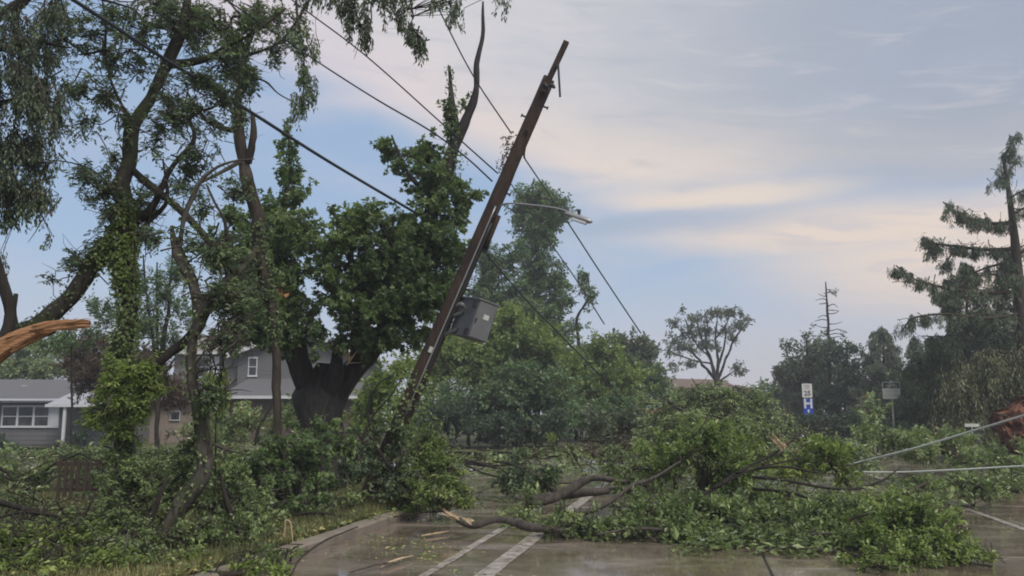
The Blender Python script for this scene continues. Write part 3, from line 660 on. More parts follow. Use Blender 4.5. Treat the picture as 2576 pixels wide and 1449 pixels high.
# conduits up the pole
for off, v0, v1, rr, mm in ((.045, 1045, 520, .013, 'lamp_metal'), (.095, 950, 560, .02, 'black')):
    g = Geo(); pts = []
    for v_ in np.linspace(v0, v1, 7): p = along(v_); pts.append(list(p+Fr*(.135)+Sd*off)+[rr])
    tube(g, np.array(pts), 8, .03, .3); g.obj('conduit', M[mm], pole, smooth=True)
g = Geo()                                                   # guard on the right side near the lamp arm
p0 = along(618); p1 = along(535); tube(g, np.array([list(p0+Sd*.155+Fr*.03)+[.05], list(p1+Sd*.145+Fr*.03)+[.045]]), 8, .03, .2); g.obj('conduit_guard', M['pole_wood'], pole, smooth=True)
g = Geo()                                                   # split hanging from the pole, dark cleat
tube(g, np.array([list(along(330)+Fr*.15+Sd*.02)+[.03], list(W(1318, 385, PY-.3))+[.025], list(W(1320, 398, PY-.3))+[.012]]), 6, .15, .1, jag=.03); g.obj('splinter', M['pole_wood'], pole)
# vine remains on the upper pole
C = catmull(np.array([list(along(440)-Sd*.16)+[.03], list(W(1283, 360, PY-.2))+[.05], list(W(1278, 335, PY-.2))+[.06]]), .1)
ivy(pole, C, 160, 'leaf_purple', .05, 1.6, 3)
C = catmull(np.array([list(along(930)+Sd*.1)+[.12], list(along(1010)+Sd*.05)+[.22], list(along(1080))+[.25]]), .1); ivy(pole, C, 500, 'leaf_fallen', .07, 1.2, 5)
for vv, sd_ in ((262, 1), (300, -1), (480, 1), (655, -1), (720, 1), (900, 1)):
    g = Geo(); p = along(vv); tube(g, np.array([list(p+Sd*sd_*.09)+[.016], list(p+Sd*sd_*.185)+[.016]]), 6, 0, .05); tube(g, np.array([list(p+Sd*sd_*.17)+[.03], list(p+Sd*sd_*.19)+[.03]]), 6, 0, .02); g.obj('bolt', M['black'], pole)
g = Geo(); p = along(620); obox(g, p+Sd*.15, Sd, A, Fr, .06, .05, .05); tube(g, np.array([list(p+Sd*.17)+[.012], list(p+Sd*.24-UP*.08)+[.012], list(p+Sd*.2-UP*.35)+[.01], list(p+Sd*.05-UP*.6+Fr*.15)+[.01]]), 6, 0, .05); g.obj('cable_clamp', M['black'], pole)
g = Geo(); p = along(880); obox(g, p+Fr*.145, Sd, A, Fr, .03, .05, .004); g.obj('tag_plate', M['sign_faded'], pole)
# lamp
lamp_pts = [(1246, 548), (1256, 522), (1275, 512), (1330, 515), (1400, 524), (1436, 535)]
g = Geo(); tube(g, np.array([list(W(u, v, PY-.35-.2*i))+[.015] for i, (u, v) in enumerate(lamp_pts)]), 8, .02, .1); g.obj('lamp_arm', M['lamp_metal'], pole, smooth=True)
g = Geo(); h0 = W(1424, 537, PY-1.4); h1 = W(1490, 559, PY-1.5); ax = norm(h1-h0); tube(g, np.array([list(h0-ax*.02)+[.022], list(h0+ax*.06)+[.036], list(h0+ax*.16)+[.045], list(h0+(h1-h0)*.6)+[.05], list(h1-ax*.05)+[.04], list(h1)+[.012]]), 12, .01, .03)
lh = g.obj('lamp_head', M['lamp_metal'], pole, smooth=True)
g = Geo(); q = h0+(h1-h0)*.5-np.array([0, 0, .055]); sd2 = norm(np.cross(ax, UP)); obox(g, q, ax, sd2, np.cross(sd2, ax), .12, .045, .018); g.obj('lens', M['trim_white'], lh)
g = Geo(); q = h0+(h1-h0)*.5; tube(g, np.array([list(q+UP*.05)+[.02], list(q+UP*.115)+[.03], list(q+UP*.135)+[.02]]), 8, .01, .04); g.obj('photocell', M['black'], lh)
# cabinet, tilted with the pole, seen from below
def cabinet():
    o = W(1176, 846, PY-.75); tr = W(1263, 776, PY-.62); br = W(1223, 863, PY-.62)
    tl = W(1202, 752, PY-.75); back = W(1124, 834, PY-.15)-o
    ex = norm(br-o); ez = norm(tl-o); ez = norm(ez-ex*np.dot(ez, ex)); ey = np.cross(ez, ex); ey = norm(ey*(1 if np.dot(ey, back) > 0 else -1))
    w = np.linalg.norm(br-o); h = np.linalg.norm(tl-o); d = .62; ey = norm(back/np.linalg.norm(back)+ey*.0); ey = norm(ey-ez*np.dot(ey, ez))
    bx = empty('cabinet', tuple(o-pb)); bx.parent = pole
    def skew(a0, a1, b0, b1, c0, c1):
        g = Geo(); vs = [o+ex*x+ey*y+ez*z for z in (c0, c1) for (x, y) in ((a0, b0), (a1, b0), (a1, b1), (a0, b1))]; g.add(vs, BOXQ); return g
    skew(0, w, 0, d, 0, h).obj('body', M['box_side'], bx)
    skew(.015, w-.015, -.02, -.002, .015, h-.015).obj('door', M['metal_grey'], bx)
    skew(w*.42, w*.70, -.026, -.0205, h*.55, h*.68).obj('label_plate', M['sign_faded'], bx)
    skew(w*.08, w*.12, -.045, -.0205, h*.40, h*.52).obj('handle', M['black'], bx)
    for zz in (.12, .86): skew(-.035, -.002, .02, .10, h*zz-.05, h*zz+.05).obj('hinge', M['black'], bx)
    skew(-.02, w+.02, -.03, d+.02, h+.002, h+.03).obj('lid', M['metal_grey'], bx)
    g = Geo(); p = along(800); q = o+ey*d*.6+ez*h*.6; prisms(g, [p, along(850)], [q, o+ey*d*.6+ez*h*.15], .03, .03, 6); tube(g, np.array([list(W(1150, 770, PY-.5))+[.03], list(W(1160, 765, PY-.55))+[.04], list(W(1170, 775, PY-.5))+[.025]]), 8, .05, .05); g.obj('mounting_arm', M['metal_grey'], bx)
cabinet()

# ------------------------------------------------------------------ overhead and fallen cables
def cable(pts, w, m, label, name='power_line', cat='cable', seg=6, wob=0):
    P = limb_pts([(u, v, Y, w) for u, v, Y in pts]) if not callable(w) else limb_pts([(u, v, Y, w(i)) for i, (u, v, Y) in enumerate(pts)])
    if wob: P[1:-1, :3] += rng.normal(0, wob, (len(P)-2, 3))
    g = Geo(); tube(g, P, seg, 0, .3); b = P[0, :3]; o = g.obj(name, M[m], origin=b, smooth=True); return tag(o, label, cat)
cable([(-60, -150, 7), (185, 0, 8), (420, 152, 9.5), (620, 275, 11), (830, 408, 13), (1048, 537, 15.6)], lambda i: 12-i*.9, 'cable_black', 'thick black cable running down from top left into the broken maple')
cable([(600, -120, 8), (735, 0, 9), (920, 140, 10.5), (1100, 300, 12.5), (1180, 372, 13.5), (1252, 436, 14.4)], 4.2, 'cable_black', 'thin wire from top centre crossing to middle of leaning pole')
cable([(420, -90, 8), (570, 0, 9), (790, 152, 10.5), (950, 253, 12), (1080, 332, 13), (1170, 395, 13.8), (1238, 456, 14.4)], 4.4, 'cable_black', 'slightly wavy wire just below the upper wire reaching the pole', wob=.008)
cable([(1040, -110, 10), (1100, 15, 11), (1190, 190, 12.4), (1284, 332, 14.3)], 4, 'cable_black', 'steep thin wire passing behind bare maple leader to upper pole')
cable([(1318, 396, 14.2), (1430, 562, 20), (1520, 700, 28), (1612, 838, 40)], 3.6, 'cable_black', 'long wire sloping down right from the pole past the lamp head')
cable([(1275, 448, 14.3), (1330, 525, 18), (1395, 625, 24), (1455, 712, 32), (1520, 815, 45)], 3.2, 'cable_black', 'thin wire behind tall poplar ending in trees left of distant wires')
cable([(1205, 618, 14.2), (1228, 645, 14.8), (1330, 760, 17), (1480, 915, 21), (1600, 1045, 25)], lambda i: 5-i*.4, 'cable_black', 'slack dark wire from pole middle down into the shrubs', wob=.01)
cable([(2110, 1177, 14.5), (2180, 1158, 14.2), (2300, 1128, 13.6), (2440, 1086, 13), (2640, 1024, 12), (2900, 930, 10.8), (3300, 760, 9.2), (3900, 480, 7.6)], 5.6, 'cable_pale', 'pale taut cable rising from the fallen branches towards right edge', 'fallen_cable')
cable([(2120, 1186, 14.8), (2250, 1188, 14.6), (2400, 1182, 14.2), (2640, 1171, 13.6), (2900, 1185, 12.8), (3200, 1250, 12), (3500, 1310, 12)], 4.4, 'cable_pale', 'pale cable lying almost level below the taut rising one', 'fallen_cable')
cable([(1600, 985, 24), (1640, 997, 23), (1690, 1018, 22), (1780, 1062, 19), (1875, 1124, 16.5)], 1.8, 'metal_grey', 'thin grey wire caught in the fallen crown in the middle', 'fallen_cable')

# ------------------------------------------------------------------ broken maple
MY = 17.0
mb = base_at(812, MY)
maple, mc = woody('broken_maple', 'huge storm broken maple with forked dark trunk and torn crown left of pole', 'tree', mb,
 [[(812, gv(MY, 0), MY, 128), (812, 1150, MY, 112), (812, 1050, MY, 96), (814, 990, MY, 108), (818, 945, MY, 80), (822, 915, MY, 50)],
  [(806, 1060, MY, 60), (786, 1000, MY, 58), (752, 928, MY-.2, 54), (722, 850, MY-.4, 54), (716, 760, MY-.5, 44), (703, 650, MY-.6, 38), (705, 560, MY-.6, 24), (728, 430, MY-.6, 9), (722, 300, MY-.6, 4)],
  [(822, 1070, MY, 64), (846, 1000, MY, 66), (890, 925, MY, 62), (950, 850, MY, 54), (1030, 720, MY, 50), (1078, 600, MY-.2, 46), (1097, 510, MY-.3, 42), (1122, 430, MY-.4, 36), (1140, 372, MY-.4, 32)],
  ([(1138, 380, MY-.4, 28), (1172, 310, MY-.4, 26), (1197, 240, MY-.5, 21), (1200, 160, MY-.5, 17), (1214, 85, MY-.5, 12), (1215, 4, MY-.5, 5)], {'name': 'bare_leader'}),
  ([(1140, 380, MY-.4, 30), (1146, 310, MY-.4, 27), (1137, 235, MY-.4, 15), (1130, 170, MY-.4, 8)], {'name': 'bare_leader', 'jag': .1}),
  ([(818, 1010, MY-.1, 50), (834, 945, MY-.2, 42), (844, 900, MY-.3, 28)], {'name': 'snapped_limb', 'jag': .35}),
  [(900, 900, MY-.2, 40), (905, 780, MY-.5, 30), (880, 660, MY-.6, 18), (880, 560, MY-.7, 8)],
  [(1030, 720, MY, 30), (980, 620, MY-.5, 20), (960, 560, MY-.5, 10)],
  [(1100, 505, MY-.3, 22), (1040, 450, MY-.4, 12), (1000, 380, MY-.4, 8), (985, 340, MY-.4, 4)]],
 [(940, 620, 95, 90, MY-.6, 1.1, 1.0), (1050, 640, 110, 95, MY-.4, 1.2, 1.1), (1110, 540, 75, 70, MY-.2, .9), (900, 730, 90, 80, MY-.6, 1.0), (1030, 770, 105, 75, MY-.4, 1.1, 1.15), (985, 700, 120, 100, MY, 1.3, 1.2),
  (900, 820, 60, 50, MY-.6, .8), (930, 560, 70, 45, MY-.6, .8), (1120, 700, 45, 80, MY-.3, .7), (960, 850, 70, 35, MY-.5, .7, .8),
  (690, 560, 95, 60, MY-.8, 1.0), (730, 620, 95, 75, MY-.7, 1.0), (650, 620, 60, 70, MY-.9, .8), (640, 760, 90, 70, MY-.8, 1.0), (700, 700, 80, 70, MY-.8, .9), (700, 830, 75, 50, MY-.7, .8), (600, 830, 50, 40, MY-.8, .6), (790, 760, 45, 45, MY-.7, .6, .7), (770, 850, 50, 30, MY-.7, .5, .6),
  (720, 450, 32, 65, MY-.6, .4), (715, 360, 14, 50, MY-.6, .25, .6), (750, 490, 40, 30, MY-.6, .4), (738, 390, 14, 40, MY-.6, .2, .6),
  (1010, 380, 60, 45, MY-.4, .6, .8), (1090, 400, 60, 60, MY-.3, .7, .9), (1120, 300, 32, 50, MY-.4, .4, .7), (1085, 460, 80, 50, MY-.3, .7), (1150, 480, 40, 60, MY-.3, .5, .8), (1000, 430, 45, 30, MY-.4, .4, .5), (830, 640, 60, 80, MY-.4, .9, .8), (705, 870, 50, 30, MY-.6, .5, .9), (745, 800, 50, 60, MY-.9, .6, .8), (800, 830, 40, 40, MY-.9, .5, .5), (580, 640, 50, 60, MY-.9, .7, .8), (570, 740, 50, 50, MY-.9, .7, .8), (838, 868, 34, 26, MY-.9, .4, .8), (790, 900, 26, 16, MY-.9, .3, .6), (955, 865, 60, 36, MY-.5, .6), (900, 860, 50, 40, MY-.6, .5, .8), (1080, 740, 80, 80, MY-.4, 1.0), (960, 780, 90, 60, MY-.7, .9), (650, 820, 60, 45, MY-.8, .7), (620, 740, 60, 60, MY-.9, .8), (860, 590, 60, 55, MY-.5, .8), (1000, 570, 90, 45, MY-.4, .9), (610, 560, 50, 45, MY-.8, .8, .8), (640, 690, 80, 60, MY-.8, .9), (860, 700, 60, 60, MY-.5, .9), (1140, 620, 50, 60, MY-.2, .7), (1060, 850, 60, 40, MY-.3, .7, .9), (1205, 495, 22, 30, MY-.3, .3, .6), (1160, 260, 25, 20, MY-.4, .25, .4)],
 'leaf_maple', 'bark_black', shape='lobed', lpx=9.5, k=20, cover=3.3, gap=.14, aspect=.9, seed=21, rough=.08, seg=18, ivies=[(1, 700, 'leaf_maple', .07, 1.6, .35, 1), (2, 1100, 'leaf_maple', .07, 1.7, .4, 1), (4, 160, 'leaf_maple', .06, 1.2)])
def shards(root, c, d, n, L, w, m, name='torn_wood', spread=.35, seed=1):
    r = np.random.default_rng(seed); g = Geo(); d = norm(d)
    for i in range(n):
        dd = norm(d+r.normal(0, spread, 3)); s = norm(np.cross(dd, r.normal(size=3))); f = np.cross(dd, s); p = c+r.normal(0, w*.9, 3); l = L*(.4+.8*r.random()); ww = w*(.25+.5*r.random())
        V = [p-s*ww-f*ww*.4, p+s*ww-f*ww*.4, p+s*ww+f*ww*.4, p-s*ww+f*ww*.4, p+dd*l*.6-s*ww*.6, p+dd*l*.6+s*ww*.7, p+dd*l*.6+f*ww*.5, p+dd*l]
        g.add(V, [[0, 1, 2, 3], [0, 4, 5, 1]], [[1, 5, 2], [2, 5, 6], [2, 6, 3], [3, 6, 0], [0, 6, 4], [4, 6, 7], [6, 5, 7], [5, 4, 7]])
    return g.obj(name, M[m], root)
shards(maple, W(848, 880, MY-.8), (.1, -.2, 1), 12, .22, .035, 'wood_orange', seed=2); shards(maple, W(866, 915, MY-.6), (.25, -.1, .9), 5, .4, .06, 'wood_pale', seed=6)
shards(maple, W(706, 750, MY-1.3), (0, -.2, 1), 12, .28, .06, 'wood_orange', seed=3)

# ------------------------------------------------------------------ stripped elm between maple and locust
EY = 13.5
woody('stripped_elm', 'slender elm with forked top and stripped limbs left of the maple', 'tree', base_at(698, EY),
 [[(700, gv(EY, 0), EY, 26), (697, 1060, EY, 20), (692, 900, EY, 20), (678, 760, EY, 27), (652, 610, EY, 34), (632, 500, EY, 35), (614, 410, EY, 31), (600, 330, EY, 28), (596, 260, EY, 24), (608, 190, EY, 22), (618, 130, EY, 16), (640, 60, EY, 11), (650, -10, EY, 6)],
  [(622, 410, EY, 24), (638, 350, EY-.1, 20), (636, 288, EY-.1, 15)],
  [(610, 405, EY, 12), (560, 430, EY-.3, 9), (510, 455, EY-.6, 7), (480, 480, EY-.8, 4)],
  [(598, 330, EY, 14), (548, 320, EY-.3, 12), (505, 288, EY-.5, 9), (470, 230, EY-.7, 6)],
  [(620, 140, EY, 10), (690, 115, EY-.2, 8), (735, 70, EY-.3, 7), (785, -10, EY-.4, 5)],
  [(612, 195, EY, 8), (665, 205, EY-.2, 5), (700, 235, EY-.3, 4), (745, 260, EY-.3, 3)],
  [(640, 70, EY, 8), (590, 20, EY-.2, 6), (560, -20, EY-.2, 4)],
  [(650, 620, EY, 18), (615, 655, EY-.4, 15), (580, 640, EY-.6, 12), (566, 560, EY-.8, 9), (540, 510, EY-.8, 7), (520, 465, EY-.8, 5)]],
 [(618, 190, 34, 85, EY-.1, .5, 1.2), (600, 110, 60, 40, EY-.1, .5, .8), (590, 290, 35, 40, EY-.1, .4, .7), (700, 60, 70, 45, EY-.3, .5, .45), (690, 130, 60, 40, EY-.3, .4, .5), (765, 60, 30, 60, EY-.4, .3, .4), (640, 30, 60, 40, EY-.2, .5, .6), (600, 500, 60, 60, EY-.4, .5, .4), (560, 620, 50, 60, EY-.6, .5, .6), (510, 520, 40, 60, EY-.7, .4, .4), (620, 720, 50, 40, EY-.5, .5, .8)],
 'leaf_locust', 'bark_brown', lpx=8, k=20, cover=2.3, gap=.35, aspect=.5, style='pinnate', seed=31, stray=240, seg=12, ivies=[(0, 900, 'leaf_maple', .055, .9, .3, .52), (0, 500, 'leaf_far_yellow', .05, 1.2, .72, .95)])
# hanging sprays of the elm's right side belong to a drooping branch
woody('drooping_branch', 'long drooping leafy branch hanging in open sky right of the elm top', 'branch', W(745, 60, EY-.5),
 [[(742, -40, EY-.6, 8), (750, 60, EY-.6, 6), (765, 150, EY-.6, 4), (760, 250, EY-.6, 3), (742, 310, EY-.6, 2)]],
 [(765, 130, 34, 50, EY-.6, .25, .7), (765, 215, 26, 50, EY-.6, .25, 1.1), (755, 270, 28, 35, EY-.6, .25, 1.2), (790, 240, 16, 40, EY-.6, .2, .9), (745, 90, 40, 30, EY-.6, .3, .5), (800, 130, 18, 18, EY-.6, .2, .6), (740, 300, 12, 25, EY-.6, .15, .8)],
 'leaf_locust', 'bark_olive', lpx=9, k=18, cover=1.6, gap=.2, aspect=.42, style='droop', seed=33, trunk_name='stem', spread=.6)

# ------------------------------------------------------------------ big locust at the left
LY = 10.5
loc, lc = woody('broken_locust', 'large ivy grown locust tree with arched limb crossing the left side', 'tree', base_at(292, LY),
 [[(288, gv(LY, 0), LY, 50), (300, 1200, LY, 42), (308, 1100, LY, 38), (300, 1000, LY, 42), (303, 900, LY, 42), (322, 800, LY, 38), (318, 700, LY, 38), (322, 600, LY, 44), (320, 500, LY, 44), (323, 420, LY, 40), (345, 320, LY, 34), (385, 230, LY, 32), (425, 150, LY, 30), (452, 85, LY, 26), (470, 10, LY, 20), (478, -80, LY, 14)],
  ([(-170, 990, LY-.8, 62), (-60, 920, LY-.6, 50), (30, 850, LY-.4, 44), (130, 775, LY-.2, 46), (225, 690, LY, 44), (290, 600, LY, 42), (322, 500, LY, 30)], {'name': 'arched_limb'}),
  [(326, 570, LY, 26), (385, 515, LY-.2, 20), (430, 430, LY-.3, 16), (490, 352, LY-.4, 12), (470, 290, LY-.4, 7)],
  [(428, 160, LY, 26), (500, 155, LY-.1, 20), (560, 118, LY-.2, 13), (640, 82, LY-.3, 8), (720, 20, LY-.3, 5)],
  [(335, 430, LY, 20), (400, 482, LY-.3, 17), (455, 530, LY-.3, 17), (520, 600, LY-.3, 18), (590, 690, LY-.2, 14)],
  [(350, 330, LY, 12), (300, 250, LY-.2, 8), (270, 160, LY-.3, 6), (265, 50, LY-.3, 5), (250, -40, LY-.3, 4)],
  [(318, 520, LY, 8), (250, 440, LY-.3, 6), (180, 410, LY-.4, 4), (90, 400, LY-.5, 3)],
  [(452, 100, LY, 14), (420, 30, LY, 10), (400, -50, LY, 7)],
  [(322, 620, LY, 18), (370, 560, LY-.1, 14), (420, 500, LY-.2, 10), (410, 400, LY-.2, 6)],
  ([(46, 838, LY-.4, 12), (37, 790, LY-.4, 10), (40, 742, LY-.4, 11)], {'name': 'stub', 'jag': .02})],
 [(480, 60, 62, 75, LY, .6, 1.5), (400, 40, 90, 60, LY-.1, .6, .55), (290, 60, 100, 70, LY-.2, .6, .4), (330, 150, 90, 50, LY-.2, .5, .45), (560, 150, 70, 60, LY-.2, .5, .6), (560, 60, 60, 50, LY-.2, .5, .5), (500, 210, 80, 60, LY-.3, .5, .55), (420, 220, 50, 60, LY-.2, .4, .4),
  (270, 240, 60, 40, LY-.2, .4, .8), (300, 310, 40, 45, LY-.2, .3, .5), (290, 400, 25, 40, LY-.2, .3, .6), (440, 300, 60, 60, LY-.3, .4, .45), (500, 400, 50, 60, LY-.3, .4, .4), (230, 460, 50, 50, LY-.3, .3, .6), (280, 540, 50, 60, LY-.1, .4, .8), (270, 480, 40, 60, LY-.1, .3, .6), (200, 660, 50, 35, LY, .3, .5), (250, 620, 45, 40, LY, .3, .9), (130, 710, 30, 20, LY, .2, .4), (350, 500, 45, 60, LY-.1, .4, .5), (430, 480, 60, 40, LY-.2, .4, .35), (160, 90, 60, 70, LY-.3, .5, .6), (180, 230, 50, 60, LY-.3, .4, .5), (230, 110, 60, 60, LY-.2, .5, .7), (370, 90, 60, 50, LY, .5, .7), (200, 320, 50, 40, LY-.2, .4, .4), (500, 300, 60, 60, LY-.3, .5, .6), (400, 340, 50, 60, LY-.3, .4, .5), (560, 250, 50, 50, LY-.3, .4, .6), (620, 60, 70, 50, LY-.2, .5, .6), (470, 430, 60, 50, LY-.2, .4, .5), (400, 600, 50, 40, LY-.2, .4, .4)],
 'leaf_locust', 'bark_olive', lpx=9, k=22, cover=2.3, gap=.38, aspect=.42, style='pinnate', seed=41, stray=420, seg=14, ivies=[(0, 2600, 'leaf_fallen', .05, .7, .18, .5), (0, 1500, 'leaf_fresh', .05, .8, .42, .56), (1, 700, 'leaf_fresh', .05, .5, .7, 1), (1, 500, 'leaf_locust', .045, .35)])
woody('hanging_green_spray', 'bright green leafy spray draped round the lower ivy trunk', 'branch', W(330, 900, LY-.6),
 [[(525, 770, LY-.4, 24), (480, 845, LY-.5, 26), (430, 890, LY-.6, 24), (392, 930, LY-.6, 18), (350, 1000, LY-.6, 12), (310, 1050, LY-.6, 8)]],
 [(330, 940, 60, 45, LY-.7, .4), (290, 1000, 65, 50, LY-.7, .4), (370, 975, 50, 50, LY-.6, .4), (250, 1050, 45, 30, LY-.7, .3, .8), (400, 920, 30, 35, LY-.6, .3, .8), (350, 1040, 50, 30, LY-.6, .3, .8), (320, 1090, 60, 30, LY-.6, .3, .6)],
 'leaf_fresh', 'bark_dark', lpx=9, k=22, cover=2.8, gap=.25, aspect=.38, style='pinnate', seed=43, trunk_name='stem', spread=.7, stray=60)

# ------------------------------------------------------------------ twisted tree with split bark
TY = 9.6
woody('twisted_tree', 'bent grey trunked tree with split bark leaning over the foreground brush', 'tree', base_at(398, TY),
 [[(392, gv(TY, 0), TY, 40), (412, 1360, TY, 40), (450, 1272, TY, 44), (505, 1200, TY, 44), (522, 1125, TY, 34), (502, 1060, TY, 29), (484, 980, TY, 27), (476, 880, TY, 24), (498, 790, TY, 27), (484, 710, TY, 28), (452, 650, TY, 27), (436, 600, TY, 18), (432, 568, TY, 10)],
  [(450, 645, TY, 15), (463, 560, TY, 12), (484, 500, TY, 11), (506, 455, TY, 9), (548, 420, TY, 7), (598, 404, TY, 5), (640, 400, TY, 3)],
  [(496, 800, TY, 26), (540, 740, TY, 24), (590, 700, TY+.1, 18), (640, 640, TY+.2, 10)],
  [(520, 1170, TY, 10), (532, 1100, TY-.1, 8), (520, 1045, TY-.1, 6), (545, 1022, TY-.1, 4)],
  [(520, 1110, TY, 8), (570, 1130, TY-.2, 6), (625, 1145, TY-.3, 4)],
  [(500, 960, TY, 6), (492, 920, TY-.1, 5), (520, 880, TY-.2, 3)]],
 [(570, 640, 55, 55, TY+.1, .4, .7), (500, 620, 40, 60, TY, .3, .4), (560, 740, 70, 50, TY, .4, .9), (600, 800, 45, 50, TY, .35, .8), (545, 870, 25, 40, TY-.1, .25, .5), (580, 860, 22, 35, TY-.2, .2, .8), (540, 990, 35, 40, TY-.2, .25, .7), (450, 480, 35, 40, TY-.1, .3, .3)],
 'leaf_locust', 'bark_grey', lpx=11, k=18, cover=3.0, gap=.25, aspect=.45, style='pinnate', seed=51, stray=160, seg=14, rough=.16, ivies=[(0, 500, 'leaf_fallen', .05, .6)])

# ------------------------------------------------------------------ tree at the left edge and its torn orange limb
SY = 8.0
bt, _ = woody('snapped_tree', 'dark snapped trunk at left edge with bright orange torn limb', 'tree', base_at(-60, SY),
 [[(-70, gv(SY, 0), SY, 80), (-60, 1200, SY, 62), (-40, 950, SY, 46), (6, 850, SY, 30), (18, 790, SY, 26), (6, 720, SY, 26), (-20, 640, SY, 24), (-60, 520, SY, 20)]],
 [], 'leaf_willow', 'bark_dark', seg=12)
def torn_limb():
    P = limb_pts([(-90, 945, SY-.3, 66), (0, 880, SY-.3, 42), (60, 846, SY-.3, 34), (130, 822, SY-.3, 26), (200, 815, SY-.3, 20), (226, 815, SY-.3, 15)])
    g = Geo(); C = catmull(P, .04); n = len(C); T = norm(np.gradient(C[:, :3], axis=0)); S = norm(np.cross(T, [0, 1, 0])); S[S[:, 2] < 0] *= -1; D = np.cross(T, S); seg = 14; V = []
    for i in range(n):
        for j in range(seg):
            a = 2*PI*j/seg; rr = C[i, 3]*(1+.22*math.sin(j*2.4+1)+.13*math.sin(j*5+i*.12)+rng.normal(0, .03)); V.append(C[i, :3]+S[i]*math.cos(a)*rr+D[i]*math.sin(a)*rr*.7)
    V = np.array(V); q = [[i*seg+j, i*seg+(j+1) % seg, (i+1)*seg+(j+1) % seg, (i+1)*seg+j] for i in range(n-1) for j in range(seg)]
    g.add(V, q); o = g.obj('torn_limb', M['wood_orange'], bt)
    shards(bt, W(150, 818, SY-.3), (1, 0, .1), 14, .28, .022, 'wood_orange', 'splinters', .12, 5); shards(bt, W(90, 832, SY-.32), (1, 0, .2), 12, .32, .028, 'wood_orange', 'splinters', .1, 18); shards(bt, W(20, 872, SY-.3), (1, 0, .45), 14, .4, .045, 'wood_orange', 'splinters', .1, 8)
    g = Geo(); P2 = P.copy(); P2[:, 2] -= P[:, 3]*.75; P2[:, 3] *= .45; P2[:, 1] += .05; tube(g, P2[:4], 8, .1, .1); g.obj('bark_strip', M['bark_dark'], bt, smooth=True)
torn_limb()
# ------------------------------------------------------------------ drooping tree overhead and top left
WY = 8.5
woody('weeping_tree', 'dark weeping tree whose hanging foliage fills the upper left corner', 'tree', base_at(-300, WY),
 [[(-310, gv(WY, 0), WY, 120), (-300, 900, WY, 100), (-280, 500, WY, 90), (-230, 200, WY, 70), (-120, 90, WY, 50), (-20, 45, WY, 36), (50, 8, WY, 26), (120, -60, WY, 22), (300, -130, WY, 20), (700, -150, WY, 18), (1000, -130, WY+.2, 12), (1320, -110, WY+.4, 6)],
  [(-260, 400, WY, 40), (-120, 300, WY, 24), (0, 260, WY, 14), (100, 230, WY, 6)],
  [(-240, 260, WY, 30), (-100, 160, WY, 20), (60, 110, WY, 12), (180, 120, WY, 5)],
  [(120, -50, WY, 12), (230, -10, WY, 8), (330, 20, WY-.1, 5)],
  [(780, -140, WY, 10), (860, -60, WY, 8), (890, 20, WY, 5)], [(1000, -130, WY, 8), (1020, -50, WY, 6), (1040, 40, WY, 4)], [(-300, 620, WY, 30), (-150, 440, WY, 18), (-20, 400, WY, 10), (60, 410, WY, 5)]],
 [(50, 120, 90, 80, WY, .6, .8), (60, 220, 90, 80, WY, .6, 1.0), (110, 290, 60, 60, WY, .5, .8), (60, 370, 80, 70, WY, .5, 1.1), (30, 470, 70, 60, WY, .5, 1.0), (90, 470, 40, 50, WY, .4, .7), (20, 540, 40, 40, WY, .3, .7), (90, 530, 30, 35, WY, .3, .6), (-40, 300, 80, 200, WY, .8, .7), (120, 600, 14, 25, WY, .15, .35), (0, 660, 12, 30, WY, .2, .6),
  (20, 40, 60, 40, WY, .5, .6), (180, 40, 70, 40, WY, .5, .5), (840, 10, 30, 20, WY, .3, .6), (890, 30, 42, 45, WY, .35, .9), (925, 75, 22, 40, WY, .25, .8), (1000, 25, 38, 40, WY, .3, .7), (1040, 80, 28, 40, WY, .25, .8), (1062, 115, 20, 28, WY, .2, .7), (1120, 15, 40, 22, WY, .3, .6), (1160, 35, 28, 22, WY, .25, .7), (1272, 4, 26, 13, WY+.3, .2, .8), (800, -10, 60, 20, WY, .3, .7), (960, -20, 100, 25, WY, .4, .6)],
 'leaf_willow', 'bark_dark', lpx=9, k=26, cover=2.7, gap=.32, aspect=.42, style='droop', seed=61, stray=160, seg=14, spread=.55, branchy=1.0)

